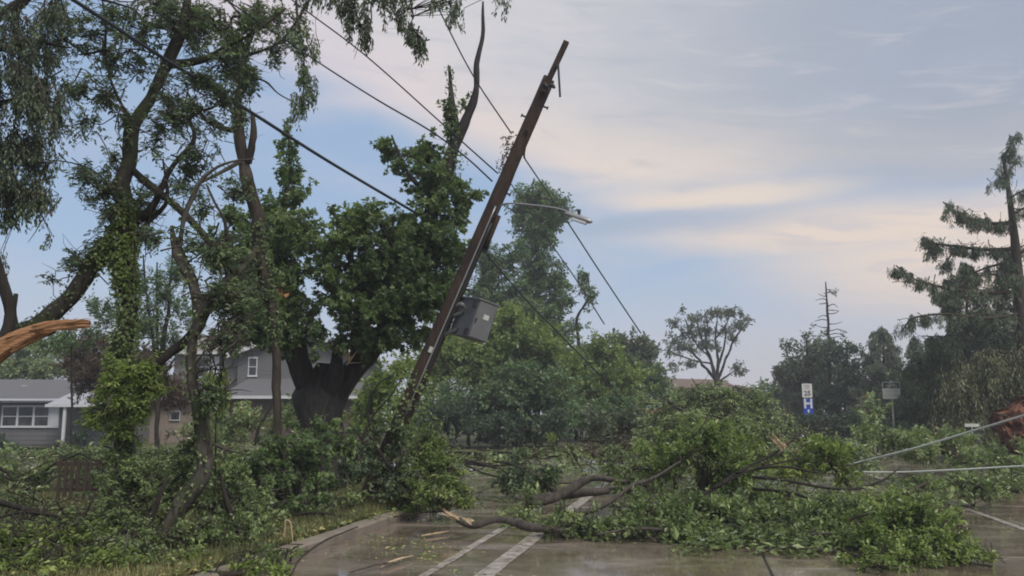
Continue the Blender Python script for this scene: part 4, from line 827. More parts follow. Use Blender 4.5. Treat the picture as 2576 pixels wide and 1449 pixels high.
# ------------------------------------------------------------------ left background shrubs and trees
def simple_tree(name, label, cat, u, Y, top, tw, clumps, leaf, seed, limbs=None, group=None, barkm='bark_dark', **kw):
    L = [[(u, gv(Y, 0), Y, tw), (u, (gv(Y)+top)/2, Y, tw*.7), (u, top, Y, tw*.25)]]+(limbs or [])
    kw.setdefault('lpx', 7); kw.setdefault('k', 22); kw['cover'] = kw.get('cover', 2.6)*1.45; kw.setdefault('tipr', .004*Y/20)
    return woody(name, label, cat, base_at(u, Y), L, clumps, leaf, barkm, group=group, seed=seed, **kw)
simple_tree('leafy_shrub', 'pale green shrub above the roof of the left house', 'shrub', 90, 48, 900, 14, [(60, 920, 70, 45, 48, 2), (140, 930, 60, 40, 48, 2), (-20, 900, 60, 60, 48, 2), (120, 880, 60, 40, 49, 2, .7)], 'leaf_pale', 71)
simple_tree('plum_shrub', 'wide purplish brown shrub tangle in front of the two houses', 'shrub', 330, 30, 880, 18, [(250, 920, 80, 60, 30, 1.6, .9), (350, 900, 70, 50, 30, 1.5, .8), (420, 960, 60, 60, 30, 1.4, .9), (200, 890, 50, 40, 30, 1.2, .7), (330, 980, 90, 45, 30, 1.5), (440, 1000, 50, 40, 30, 1.2, .8), (230, 960, 60, 50, 30, 1.4, .7), (260, 860, 60, 30, 30, 1.2, .4)], 'leaf_purple', 72, limbs=[[(330, 1040, 30, 14), (260, 960, 30, 9), (210, 890, 30, 5)], [(330, 1030, 30, 12), (400, 960, 30, 8), (440, 900, 30, 4)], [(330, 1040, 30, 10), (350, 940, 30, 7), (345, 860, 30, 3)]], cover=3.4, gap=.3, tipr=.009)
simple_tree('young_tree', 'thin airy tree with upright stems behind the ivy trunk', 'tree', 395, 26, 660, 12,
 [(400, 740, 60, 60, 26, 1, .6), (340, 700, 50, 50, 26, 1, .5), (450, 700, 40, 60, 26, .8, .5), (380, 820, 70, 45, 26, 1, .7), (470, 800, 40, 50, 26, .8, .5), (290, 790, 50, 35, 26, .8, .8), (250, 775, 30, 18, 26, .5, 1), (370, 600, 40, 40, 26, .7, .25), (440, 860, 50, 40, 26, .8, .5)],
 'leaf_far', 73, limbs=[[(395, 950, 26, 12), (420, 800, 26, 9), (430, 700, 26, 6), (436, 600, 26, 3)], [(392, 900, 26, 8), (370, 760, 26, 6), (360, 640, 26, 3)]], gap=.35, cover=1.9, style='up')
simple_tree('leafy_shrub', 'small shrub with mid green leaves left of the plum shrub', 'shrub', 180, 27, 830, 8, [(190, 850, 60, 40, 27, 1, .6), (130, 860, 60, 30, 27, 1, .5)], 'leaf_far', 74, gap=.35)

# ------------------------------------------------------------------ centre background
simple_tree('poplar_tree', 'tallest centre tree, a poplar with rounded top behind the street lamp', 'tree', 1352, 52, 500, 16,
 [(1356, 530, 74, 58, 52, 1.8), (1330, 540, 46, 44, 52, 1.4), (1390, 545, 42, 40, 52, 1.3), (1355, 500, 44, 30, 52, 1.2), (1345, 580, 60, 36, 52, 1.5), (1350, 500, 50, 32, 52, 1.4), (1348, 610, 52, 50, 52, 1.5), (1365, 690, 58, 60, 52, 1.6, .9), (1385, 770, 45, 70, 52, 1.4, .9), (1340, 780, 60, 80, 52, 1.6), (1365, 860, 60, 40, 52, 1.4), (1400, 700, 22, 50, 52, .8, .7)], 'leaf_far', 81, gap=.1, cover=3.2, lpx=7)
simple_tree('leafy_tree', 'mid green tree between the leaning pole and the poplar', 'tree', 1255, 47, 640, 14,
 [(1250, 660, 60, 45, 47, 1.5), (1215, 730, 45, 70, 47, 1.4), (1270, 760, 70, 80, 47, 1.7), (1190, 790, 35, 40, 47, 1), (1300, 640, 28, 35, 47, .8, .8)], 'leaf_far', 82, gap=.18, cover=2.4, lpx=7)
simple_tree('leafy_tree', 'broad yellow green tree whose low crown stands behind the cabinet', 'tree', 1270, 41, 800, 18,
 [(1290, 840, 85, 60, 41, 2), (1200, 880, 90, 50, 41, 2), (1330, 900, 120, 70, 41, 2.4), (1130, 900, 70, 50, 41, 1.6), (1230, 950, 160, 70, 41, 2.6), (1420, 930, 60, 50, 41, 1.6), (1280, 800, 40, 35, 41, 1), (1080, 930, 60, 60, 41, 1.4)], 'leaf_far_yellow', 83, lpx=8, gap=.15)
simple_tree('dark_tree', 'dark low crowned evergreen with deep shade at its foot beyond the lawn', 'tree', 1300, 37, 900, 26,
 [(1340, 1000, 120, 75, 37, 2.2), (1230, 1020, 70, 70, 37, 1.8), (1410, 1030, 60, 55, 37, 1.6), (1130, 1030, 75, 65, 37, 1.8), (1300, 950, 70, 40, 37, 1.5), (1090, 1070, 50, 40, 37, 1.2), (1320, 1075, 130, 38, 37.6, 1.6, .8)], 'leaf_far', 84, lpx=9, gap=.1, cover=2.6)
simple_tree('leaning_sapling', 'thin curved tree with sparse tuft at its top right of poplar', 'tree', 1462, 50, 870, 9,
 [(1478, 700, 20, 28, 50, .6, .9), (1470, 740, 28, 30, 50, .7, .7), (1440, 760, 22, 26, 50, .6, .6), (1490, 740, 10, 40, 50, .4, .8), (1450, 820, 22, 40, 50, .5, .4), (1430, 720, 22, 18, 50, .5, .4)], 'leaf_far', 85,
 limbs=[[(1464, 900, 50, 9), (1452, 840, 50, 7), (1458, 785, 50, 7), (1482, 745, 50, 5), (1478, 690, 50, 3)]], gap=.25, cover=1.6, style='flat')
simple_tree('leafy_tree', 'yellowish tree right of the poplar, in front of the last wire', 'tree', 1515, 45, 850, 12, [(1510, 880, 50, 50, 45, 1.6), (1480, 940, 70, 60, 45, 1.8), (1560, 950, 70, 50, 45, 1.8), (1520, 1000, 110, 45, 45, 2)], 'leaf_far_yellow', 86, lpx=8)
simple_tree('leafy_tree', 'grey green tree where the wires end left of brown roofed house', 'tree', 1605, 56, 850, 12, [(1600, 880, 50, 45, 56, 1.8, .9), (1560, 870, 40, 35, 56, 1.5), (1630, 920, 40, 50, 56, 1.6, .8), (1600, 950, 60, 40, 56, 2), (1640, 975, 45, 30, 56, 1.5, .7)], 'leaf_grey', 87, gap=.25, lpx=8)
simple_tree('hedge', 'low dark green hedge left of the fallen crown', 'hedge', 1560, 30, 1010, 10, [(1500, 1060, 70, 40, 30, 1.2), (1590, 1050, 60, 40, 30, 1.2), (1555, 1020, 50, 30, 30, 1.1), (1480, 1030, 40, 30, 31, 1)], 'leaf_far', 88, lpx=8)
simple_tree('leafy_shrub', 'yellow green shrub between the maple trunk and the pole foot', 'shrub', 945, 22, 930, 12, [(960, 970, 60, 60, 22, 1.2), (920, 1040, 70, 50, 22, 1.2), (1010, 920, 40, 40, 22, .9, .7), (1000, 1040, 50, 50, 22, 1)], 'leaf_far_yellow', 89, lpx=9, limbs=[[(940, 1120, 21, 8), (925, 1020, 21, 6), (960, 960, 21, 4), (1010, 940, 21, 3)]])
# forked bare tree on the skyline
woody('forked_tree', 'lone open crowned tree with several dark stems above brown roofed house', 'tree', base_at(1805, 76),
 [[(1805, gv(76, 0), 76, 16), (1805, 1000, 76, 14), (1803, 955, 76, 12), (1786, 900, 76, 7), (1764, 850, 76, 5), (1752, 800, 76, 3)], [(1803, 960, 76, 8), (1775, 925, 76.6, 7), (1738, 885, 77, 5), (1692, 850, 77, 3)], [(1804, 955, 76, 9), (1806, 900, 75.6, 7), (1800, 850, 75.4, 5), (1806, 785, 75, 3)],
  [(1806, 955, 76, 8), (1828, 900, 75.7, 6), (1850, 850, 75.4, 5), (1888, 802, 75, 2)], [(1790, 915, 76, 5), (1740, 905, 75.2, 4), (1680, 882, 74.8, 2.5)], [(1802, 850, 75.4, 4), (1830, 810, 75.2, 3), (1838, 778, 75, 2)], [(1808, 960, 76, 5), (1838, 940, 76, 4), (1862, 922, 76, 2)], [(1786, 900, 76, 4), (1745, 855, 76, 3), (1722, 800, 76, 2)],
  [(1805, 930, 76, 6), (1822, 870, 76.5, 5), (1826, 820, 77, 3)], [(1796, 925, 76, 5), (1778, 880, 77, 4), (1780, 820, 77.4, 3), (1776, 790, 77.5, 2)], [(1740, 885, 77, 3), (1712, 870, 77, 2.5), (1700, 840, 77, 2)]],
 [(1800, 792, 34, 16, 76, 1.6, .8), (1760, 806, 26, 20, 76, 1.4, .6), (1836, 790, 24, 16, 75, 1.2, .8), (1730, 830, 30, 22, 76, 1.5, .6), (1696, 862, 22, 22, 77, 1.2, .7), (1700, 812, 16, 14, 76, .9, .8), (1860, 818, 18, 24, 75.4, 1.1, .7), (1886, 802, 10, 9, 75, .6, .9), (1780, 840, 34, 24, 76.5, 1.4, .45), (1820, 830, 30, 24, 76, 1.4, .4), (1728, 880, 34, 16, 76, 1.2, .6), (1684, 888, 14, 12, 75, .8, .7), (1745, 915, 26, 10, 75.2, .9, .6), (1706, 925, 20, 12, 75.4, .8, .5), (1760, 870, 34, 20, 76.5, 1.2, .5), (1800, 870, 26, 16, 76, 1, .35), (1716, 780, 10, 10, 76, .5, .6), (1870, 790, 14, 10, 75, .7, .6), (1846, 860, 14, 18, 75.6, .8, .4), (1856, 930, 20, 14, 76, .8, 1.0)],
 'leaf_grey', 'bark_dark', lpx=5.5, k=14, cover=3.0, gap=.35, seed=90, tipr=.012)
simple_tree('slim_conifer', 'slim dark conifer right of the distant brown roofs', 'tree', 1892, 62, 970, 5, [(1892, 1015, 16, 28, 62, .7), (1892, 985, 9, 22, 62, .4), (1893, 1050, 18, 20, 62, .8)], 'leaf_far_dark', 91, lpx=6, cover=3.2, gap=0)
g = Geo(); p0 = W(1914, 1060, 100); prisms(g, [np.array([p0[0], 100, 0])], [W(1914, 946, 100)], .10, .08, 6); tag(g.obj('distant_pole', M['post'], origin=(p0[0], 100, 0)), 'thin far pole on the skyline beside the right hand trees', 'pole')

# ------------------------------------------------------------------ right hand trees
simple_tree('leafy_tree', 'pale topped tree behind the speed limit sign', 'tree', 2030, 60, 850, 14, [(2050, 880, 40, 45, 60, 2, .9), (2000, 930, 50, 50, 60, 2), (2060, 950, 60, 60, 60, 2.4), (1985, 870, 18, 14, 60, 1, .6), (2040, 1010, 70, 50, 60, 2.2), (1975, 960, 25, 50, 60, 1.4, .8)], 'leaf_grey', 92, gap=.2)
simple_tree('leafy_tree', 'low rounded far tree at left end of right hand woods', 'tree', 1950, 66, 960, 10, [(1950, 1000, 45, 40, 66, 2), (1985, 1020, 60, 45, 66, 2.4), (1930, 1030, 30, 30, 66, 1.5)], 'leaf_far', 93)
simple_tree('dark_tree', 'dense dark tree between the two road signs', 'tree', 2130, 56, 860, 14, [(2130, 910, 55, 60, 56, 2.2), (2165, 980, 55, 60, 56, 2.2), (2100, 1000, 60, 60, 56, 2.4), (2140, 1045, 80, 35, 56, 2)], 'leaf_far_dark', 94, gap=.1)
simple_tree('leafy_tree', 'dark tree between pale topped tree and the bicycle sign', 'tree', 2250, 53, 900, 12, [(2250, 970, 50, 50, 53, 1.8), (2210, 1010, 60, 50, 53, 2), (2290, 1010, 50, 50, 53, 1.8)], 'leaf_grey', 95, gap=.1)
POINTED = (2222, 52, 825, 1060, 90)
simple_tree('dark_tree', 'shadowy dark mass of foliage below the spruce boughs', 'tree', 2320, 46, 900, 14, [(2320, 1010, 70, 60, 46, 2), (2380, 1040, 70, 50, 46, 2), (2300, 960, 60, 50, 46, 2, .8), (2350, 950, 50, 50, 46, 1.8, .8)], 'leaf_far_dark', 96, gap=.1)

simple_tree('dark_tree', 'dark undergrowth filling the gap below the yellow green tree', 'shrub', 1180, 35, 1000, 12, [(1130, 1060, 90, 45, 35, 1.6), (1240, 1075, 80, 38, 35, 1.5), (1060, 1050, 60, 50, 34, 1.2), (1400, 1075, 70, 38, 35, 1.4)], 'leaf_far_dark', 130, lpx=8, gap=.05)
simple_tree('leafy_tree', 'mid green tree rising behind the hedge between wires and fallen crown', 'tree', 1450, 48, 880, 12, [(1440, 970, 70, 60, 48, 1.8), (1520, 960, 60, 50, 48, 1.8), (1600, 1000, 70, 40, 48, 1.8), (1660, 1010, 40, 30, 48, 1.4)], 'leaf_far', 131, lpx=8, gap=.05)
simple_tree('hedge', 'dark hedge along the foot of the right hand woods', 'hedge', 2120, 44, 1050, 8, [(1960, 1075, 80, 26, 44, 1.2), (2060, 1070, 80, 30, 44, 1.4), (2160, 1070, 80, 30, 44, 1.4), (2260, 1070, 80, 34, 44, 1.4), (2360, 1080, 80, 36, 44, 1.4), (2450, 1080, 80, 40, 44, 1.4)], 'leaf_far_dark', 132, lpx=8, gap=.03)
simple_tree('leafy_tree', 'dark green tree filling behind the lower spruce boughs', 'tree', 2440, 42, 840, 12, [(2430, 900, 80, 60, 42, 2), (2540, 880, 70, 70, 42, 2), (2350, 930, 50, 50, 42, 1.6), (2560, 980, 70, 60, 42, 2), (2470, 980, 70, 50, 42, 1.8)], 'leaf_far_dark', 133, lpx=8, gap=.15)
simple_tree('evergreen_shrub', 'dark shrub beside the left house front wall', 'shrub', 10, 36, 1085, 6, [(0, 1110, 36, 26, 36, .7), (190, 1110, 36, 16, 36, .6, .8)], 'leaf_far_dark', 134, lpx=8)

simple_tree('leafy_tree', 'soft green tree filling behind the cabinet up to the poplar foot', 'tree', 1330, 44, 780, 14, [(1330, 820, 80, 60, 44.5, 1.8), (1400, 870, 60, 60, 44.5, 1.8), (1250, 830, 80, 50, 44.5, 1.8), (1170, 850, 60, 50, 44.5, 1.6), (1380, 930, 90, 60, 44, 2), (1460, 960, 60, 60, 44, 1.8), (1450, 900, 40, 40, 44, 1.4)], 'leaf_far', 160, lpx=7, gap=.03)
simple_tree('leafy_tree', 'low green tree whose crown slopes down to the brown roofed house', 'tree', 1600, 50, 900, 12, [(1560, 930, 70, 50, 50, 1.8), (1630, 960, 60, 40, 50, 1.8), (1500, 900, 60, 50, 50, 1.8), (1680, 1000, 50, 24, 50, 1.5), (1580, 1000, 110, 40, 49, 2)], 'leaf_far', 161, lpx=7, gap=.03)
def conifer(name, label, u, Y, top, bot, half, leaf, seed, n=26, cover=3.0, lpx=7, cat='tree', pw=.8, droop=.22):
    r = np.random.default_rng(seed); L = [[(u, gv(Y, 0), Y, 16), (u+2, (top+bot)/2, Y, 10), (u, top, Y, 2)]]; cl = [(u, top+14, 5, 14, Y, .2, 1)]
    for i in range(n):
        t_ = (i+.6)/n; v = top+(bot-top)*t_; w = half*(t_**pw)*(.55+.6*r.random()); a = r.uniform(0, 2*PI); a = (0 if i % 2 else PI)+r.normal(0, .75); dx, dy = math.cos(a)*w, math.sin(a)*w*Y/F
        dr = w*droop*(.5+r.random()); p = [(u, v, Y, 5*t_+2), (u+dx*.5, v+dr*.7, Y+dy*.5, 3*t_+1.5), (u+dx*.85, v+dr*.8, Y+dy*.85, 2), (u+dx, v+dr*.45, Y+dy, 1)]; L.append(p)
        for q in (.3, .55, .8, 1.0): cl.append((u+dx*q, v+dr*(.8 if q < .9 else .5)+3, max(6, w*.15), max(4, w*.075+3), Y+dy*q, w*.12*Y/F, 1.0))
    return woody(name, label, cat, base_at(u, Y), L, cl, leaf, 'bark_brown', seed=seed, lpx=lpx, k=26, cover=cover, gap=.1, aspect=.24, style='droop', spread=.30, tipr=.005)
conifer('pointed_tree', 'pointed grey green conifer rising behind the bicycle sign', *POINTED, 'leaf_grey', 165, n=40, cover=4.6, lpx=6, droop=-.1, pw=.5)
conifer('spruce_tree', 'full dark spruce standing left of the torn spruce trunk', 2430, 37, 660, 1060, 185, 'needles', 162, n=60, cover=4.6, pw=.55)
conifer('spruce_tree', 'narrower dark spruce half hidden behind the torn spruce trunk', 2550, 39, 620, 1060, 150, 'needles', 163, n=48, cover=4.4, pw=.6)
conifer('spruce_tree', 'short pointed spruce beside the bicycle sign', 2300, 44, 850, 1080, 95, 'needles', 164, n=34, cover=4.4, pw=.55)
# dead conifer
dead = [[(2092, gv(58, 0), 58, 11), (2088, 950, 58, 9), (2084, 830, 58, 7), (2080, 760, 58, 5), (2077, 708, 58, 2)]]
r_ = np.random.default_rng(4)
for v_ in np.linspace(728, 850, 15):
    s_ = r_.choice([-1, 1]); l_ = 14+(v_-728)*.17+r_.random()*12; u_ = 2078+(v_-708)*.07
    dead.append([(u_, v_, 58, 2.6), (u_+s_*l_*.5, v_-2+r_.normal(0, 2), 58+r_.normal(0, .4), 2), (u_+s_*l_, v_-(6 if r_.random() < .5 else -2), 58+r_.normal(0, .8), 1.2)])
woody('dead_conifer', 'bare dead conifer spike rising above the right hand woods', 'tree', base_at(2092, 58), dead, [(2095, 735, 14, 14, 58, .7, .25)], 'leaf_far_dark', lpx=5, k=6, tipr=.012, seed=97, net=False)
# storm torn spruce at the right edge
SPY = 33.0
bough = [([(2548, 560), (2500, 562), (2450, 553), (2405, 535), (2372, 508)], 12), ([(2556, 625), (2480, 628), (2410, 620), (2350, 612), (2318, 598)], 11), ([(2566, 735), (2460, 735), (2370, 722), (2300, 702), (2254, 668)], 12),
         ([(2556, 660), (2500, 668), (2440, 690), (2390, 712)], 8), ([(2562, 700), (2500, 690), (2440, 700), (2400, 740)], 8), ([(2568, 790), (2480, 800), (2380, 790), (2300, 800), (2266, 835)], 10), ([(2572, 830), (2500, 860), (2400, 850), (2320, 845)], 9),
         ([(2545, 540), (2590, 520), (2630, 540)], 7), ([(2555, 640), (2610, 620), (2660, 650)], 8), ([(2538, 500), (2575, 480), (2600, 500)], 5), ([(2522, 440), (2550, 415), (2565, 385)], 4), ([(2526, 452), (2510, 455)], 3), ([(2570, 880), (2480, 930), (2420, 960), (2390, 1010)], 9), ([(2572, 850), (2640, 840), (2690, 880)], 9), ([(2520, 395), (2540, 370), (2556, 335)], 4)]
limbs = [[(2606, gv(SPY, 0), SPY, 50), (2590, 1000, SPY, 38), (2574, 850, SPY, 30), (2562, 700, SPY, 25), (2548, 560, SPY, 18), (2534, 460, SPY, 11), (2522, 392, SPY, 6)]]
for i, (b, w_) in enumerate(bough):
    dy = (-1.2, .6, -1.6, 1.0, -.5, -1.5, 1.2)[i % 7]; n_ = len(b)
    limbs.append([(u, v, SPY+dy*j/(n_-1), w_*(1-.72*j/(n_-1))) for j, (u, v) in enumerate(b)])
cl = []
for i, (b, w_) in enumerate(bough):
    dy = (-1.2, .6, -1.6, 1.0, -.5, -1.5, 1.2)[i % 7]; n_ = len(b)
    for j in range(1, n_):
        (u0, v0), (u1, v1) = b[j-1], b[j]
        for t_ in (.25, .75):
            cv = .9 if i < 7 else .6
            if i in (9, 10, 11): cv = .35
            if i == 14: cv = 1.3
            if (i*7+j*3+int(t_*4)) % 5 == 0: cv *= .35
            cl.append((u0+(u1-u0)*t_+((i*13+j*5) % 9-4), v0+(v1-v0)*t_+5+((i*5+j*3) % 5), (28 if t_ > .5 else 17) if i != 14 else 8, (8+(i+j*2) % 7) if i != 14 else 12, SPY+dy*(j-1+t_)/(n_-1), .55, cv))
cl += [(2385, 665, 24, 16, SPY+.8, .6, .6), (2345, 640, 20, 14, SPY, .5, .6)]
woody('torn_spruce', 'tall storm torn spruce with stripped trunk and drooping boughs at right edge', 'tree', base_at(2606, SPY), limbs, cl, 'needles', 'bark_brown', lpx=7, k=30, cover=4.0, gap=.2, aspect=.2, style='droop', spread=.30, seed=98, tipr=.006, stray=260, rough=.05)
woody('drooping_spruce', 'olive brown spruce with hanging boughs beneath the torn spruce', 'tree', base_at(2500, 29), [[(2500, gv(29, 0), 29, 34), (2500, 1000, 29, 26), (2505, 880, 29, 12)]],
 [(2490, 940, 80, 50, 29, 1.5), (2440, 990, 70, 45, 29, 1.4), (2530, 1000, 80, 55, 29, 1.6), (2420, 1040, 60, 40, 29, 1.2, .8), (2500, 1070, 80, 40, 29, 1.3), (2560, 930, 60, 60, 29, 1.4), (2520, 1110, 90, 40, 28, 1.2), (2430, 1100, 70, 40, 28, 1.2), (2380, 980, 40, 25, 29, 1, .5)], 'needles_dry', 'bark_brown', lpx=9, k=24, cover=2.4, gap=.15, aspect=.24, style='droop', spread=.7, seed=99, tipr=.006)
simple_tree('pale_sapling', 'pale yellow green sapling with big leaves beside bicycle sign post', 'sapling', 2208, 31, 1000, 5, [(2196, 1008, 16, 16, 31, .45), (2188, 1032, 22, 18, 31, .5), (2212, 1042, 18, 16, 31, .5)], 'leaf_pale', 100, lpx=13, k=10, cover=1.9, gap=.2)
# uprooted root plate
def rootplate():
    Y = 24.0; c = W(2618, 1078, Y); root = empty('root_plate', (c[0], Y, 0), 'reddish brown earth covered root plate of an uprooted tree at right edge', 'root plate'); g = Geo(); n, m = 34, 22; V = []
    nrm = norm([-.55, -.75, .25]); s = norm(np.cross(nrm, UP)); u = np.cross(s, nrm); r = np.random.default_rng(3)
    for j in range(m):
        for i in range(n):
            a = 2*PI*i/n; t_ = j/(m-1); rad = math.sin(t_*PI/2)*1.12*(1+.10*math.sin(a*3+1)+.07*math.sin(a*7)); d = math.cos(t_*PI/2)*.4
            p = c+s*math.cos(a)*rad+u*math.sin(a)*rad*.95+nrm*(d+r.normal(0, .05)); p = p+nrm*.16*fnoise(p[None], .28, 77)[0]+s*.12*fnoise(p[None], .35, 78)[0]; p[2] = max(p[2], .02); V.append(p)
    g.add(V, [[j*n+i, j*n+(i+1) % n, (j+1)*n+(i+1) % n, (j+1)*n+i] for j in range(m-1) for i in range(n)]); g.obj('earth', M['clay'], root)
    for k in range(34):
        a = 2*PI*k/34+r.normal(0, .1); p = c+s*math.cos(a)*.7+u*math.sin(a)*.7+nrm*.15; q = c+s*math.cos(a)*1.35+u*math.sin(a)*1.3+nrm*r.normal(.15, .15)
        g = Geo(); mid = (p+q)/2+r.normal(0, .08, 3); q[2] = max(q[2], .05); tube(g, np.array([list(p)+[.03], list(mid)+[.02], list(q)+[.005]]), 6, .15, .1); g.obj('root', M['bark_brown'], root, smooth=True)
    g = Geo(); tube(g, np.array([list(c-nrm*.1)+[.35], list(c-nrm*2)+[.3], list(c-nrm*4+np.array([0, 0, -.3]))+[.27]]), 12, .08, .3); g.obj('trunk', M['bark_brown'], root, smooth=True)
rootplate()
def mailbox():
    Y = 23; x0, z1 = XZ(2414, 1092, Y); x1, z0 = XZ(2470, 1140, Y); root = empty('roadside_bin', (x0, Y, 0), 'dark box with small pale plate beside the reddish root plate', 'box')
    g = Geo(); box(g, (x0, Y, .0), (x1, Y+.5, z1-.05)); g.obj('body', M['sign_black'], root); g = Geo(); box(g, (x0-.03, Y-.03, z1-.05), (x1+.03, Y+.53, z1)); g.obj('lid', M['box_side'], root)
    a, za = XZ(2432, 1066, Y); b, zb = XZ(2468, 1074, Y); g = Geo(); box(g, (a, Y+.1, zb), (b, Y+.13, za)); prisms(g, [((a+b)/2, Y+.115, z1)], [((a+b)/2, Y+.115, zb)], .015, .015, 5); g.obj('plate', M['sign_faded'], root)
mailbox()

# ------------------------------------------------------------------ road signs
def text(s, size, c, m, parent, name='lettering', bold=0, sx=1.0):
    cu = bpy.data.curves.new(name, 'FONT'); cu.body = s; cu.size = size; cu.align_x = 'CENTER'; cu.align_y = 'CENTER'; cu.extrude = .0015; cu.offset = bold; cu.resolution_u = 3
    o = bpy.data.objects.new(name, cu); COL.objects.link(o); bpy.context.view_layer.update()
    me = bpy.data.meshes.new_from_object(o.evaluated_get(bpy.context.evaluated_depsgraph_get())); bpy.data.objects.remove(o)
    me.materials.clear(); me.materials.append(M[m]); o = bpy.data.objects.new(name, me); COL.objects.link(o); o.parent = parent; o.rotation_euler = (PI/2, 0, 0); o.scale = (sx, 1, 1)
    o.location = Vector(c)-Vector(PO(parent)); return o
def plate(root, name, x0, x1, z0, z1, Y, m, th=.012, rad=.03):
    g = Geo(); pts = []
    for cx, cz, a0 in ((x1-rad, z1-rad, 0), (x0+rad, z1-rad, PI/2), (x0+rad, z0+rad, PI), (x1-rad, z0+rad, 1.5*PI)):
        for k in range(4): a = a0+k*PI/6; pts.append((cx+rad*math.cos(a), cz+rad*math.sin(a)))
    n = len(pts); c = ((x0+x1)/2, (z0+z1)/2); V = [(x, Y, z) for x, z in pts]+[(x, Y+th, z) for x, z in pts]+[(c[0], Y, c[1]), (c[0], Y+th, c[1])]
    t_ = [[(i+1) % n, i, 2*n] for i in range(n)]+[[n+i, n+(i+1) % n, 2*n+1] for i in range(n)]
    g.add(V, [[i, (i+1) % n, n+(i+1) % n, n+i] for i in range(n)], t_); return g.obj(name, M[m], root)
def speed_sign():
    Y = 46.0; x0, z1 = XZ(2017, 965, Y); x1, z0 = XZ(2044, 1000, Y); xc = (x0+x1)/2; root = empty('speed_limit_sign', (xc, Y, .1), 'white speed limit 25 sign above blue hospital sign on one post', 'road sign'); tilt = .0
    g = Geo(); box(g, (xc-.03, Y+.02, 0), (xc+.03, Y+.06, z1+.02)); g.obj('post', M['post'], root)
    p = plate(root, 'speed_plate', x0, x1, z0, z1, Y, 'sign_white'); w = x1-x0; h = z1-z0
    text('SPEED', h*.17, (xc, Y-.004, z0+h*.84), 'sign_ink', root); text('LIMIT', h*.17, (xc, Y-.004, z0+h*.66), 'sign_ink', root); text('25', h*.5, (xc, Y-.004, z0+h*.29), 'sign_ink', root, bold=.012)
    bx0, bz1 = XZ(2020, 1003, Y); bx1, bz0 = XZ(2047, 1042, Y); plate(root, 'hospital_plate', bx0, bx1, bz0, bz1, Y, 'sign_blue'); h2 = bz1-bz0; xb = (bx0+bx1)/2
    text('H', h2*.85, (xb, Y-.004, bz0+h2*.66), 'sign_white', root, 'hospital_letter', bold=.02)
    g = Geo(); az = bz0+h2*.08; g.add([(xb-.03, Y-.004, az), (xb+.03, Y-.004, az), (xb+.03, Y-.004, az+.1), (xb-.03, Y-.004, az+.1), (xb-.09, Y-.004, az+.1), (xb+.09, Y-.004, az+.1), (xb, Y-.004, az+.2)], [[0, 1, 2, 3]], [[4, 5, 6]]); g.obj('arrow', M['sign_white'], root)
speed_sign()
def bike_sign():
    Y = 37.0; x0, z1 = XZ(2219, 962, Y); x1, z0 = XZ(2266, 1000, Y); xc = (x0+x1)/2+.02; root = empty('bicycle_sign', (xc, Y, .1), 'square sign with white bicycle on black band above grey lettering', 'road sign')
    g = Geo(); box(g, (xc-.035, Y+.02, 0), (xc+.035, Y+.06, z1+.09)); g.obj('post', M['post'], root); plate(root, 'sign_plate', x0, x1, z0-.06, z1+.02, Y, 'sign_faded'); h = z1-z0; w = x1-x0
    g = Geo(); box(g, (x0+.025, Y-.004, z0+h*.60), (x1-.025, Y-.001, z1-.0)); g.obj('black_band', M['sign_black'], root)
    g = Geo(); zc = z0+h*.73; rr = h*.115
    for cx in (xc-w*.2, xc+w*.2):
        k = 16; V = []
        for r_i in (rr*.78, rr): V += [(cx+r_i*math.cos(2*PI*i/k), Y-.007, zc+r_i*math.sin(2*PI*i/k)) for i in range(k)]
        g.add(V, [[i, k+i, k+(i+1) % k, (i+1) % k] for i in range(k)])
    def bar(a, b): prisms(g, [(a[0], Y-.007, a[1])], [(b[0], Y-.007, b[1])], .009, .009, 4)
    L, Rr = (xc-w*.2, zc), (xc+w*.2, zc); s_, h_, bb = (xc-w*.08, zc+rr*1.1), (xc+w*.12, zc+rr*1.15), (xc-w*.02, zc-.01)
    for a, b in ((L, s_), (s_, h_), (h_, Rr), (s_, bb), (bb, h_), (L, bb), (h_, (h_[0]-.06, h_[1]+.05)), (s_, (s_[0]-.02, s_[1]+.05)), ((s_[0]-.06, s_[1]+.05), (s_[0]+.02, s_[1]+.05))): bar(a, b)
    g.obj('bicycle_symbol', M['sign_faded'], root)
    text('MAY USE', h*.2, (xc-.01, Y-.004, z0+h*.42), 'post', root, sx=1.2); text('FULL LANE', h*.2, (xc-.01, Y-.004, z0+h*.14), 'post', root, sx=1.0)
bike_sign()
def marker():
    Y = 26; x0, z1 = XZ(1624, 1017, Y); x1, z0 = XZ(1668, 1043, Y); root = empty('orange_barricade', ((x0+x1)/2, Y, 0), 'small orange and pale blue object half hidden in the fallen crown', 'barricade')
    g = Geo(); zb = z0+(z1-z0)*.55; box(g, (x0, Y, z0), (x1, Y+.05, zb)); g.obj('orange_board', M['orange'], root)
    g = Geo(); box(g, (x0+.03, Y+.01, zb+.02), (x1-.03, Y+.04, z1)); g.obj('blue_board', M['cyan'], root)
    g = Geo(); box(g, (x0+.08, Y-.012, z0+.05), (x0+.17, Y-.001, zb-.02)); box(g, (x1-.14, Y-.012, z0+.05), (x1-.08, Y-.001, zb-.02)); g.obj('reflector', M['trim_white'], root)
    g = Geo(); box(g, (x0+.02, Y+.052, 0), (x0+.07, Y+.09, z1)); box(g, (x1-.07, Y+.052, 0), (x1-.02, Y+.09, z1)); g.obj('leg', M['post'], root)
marker()
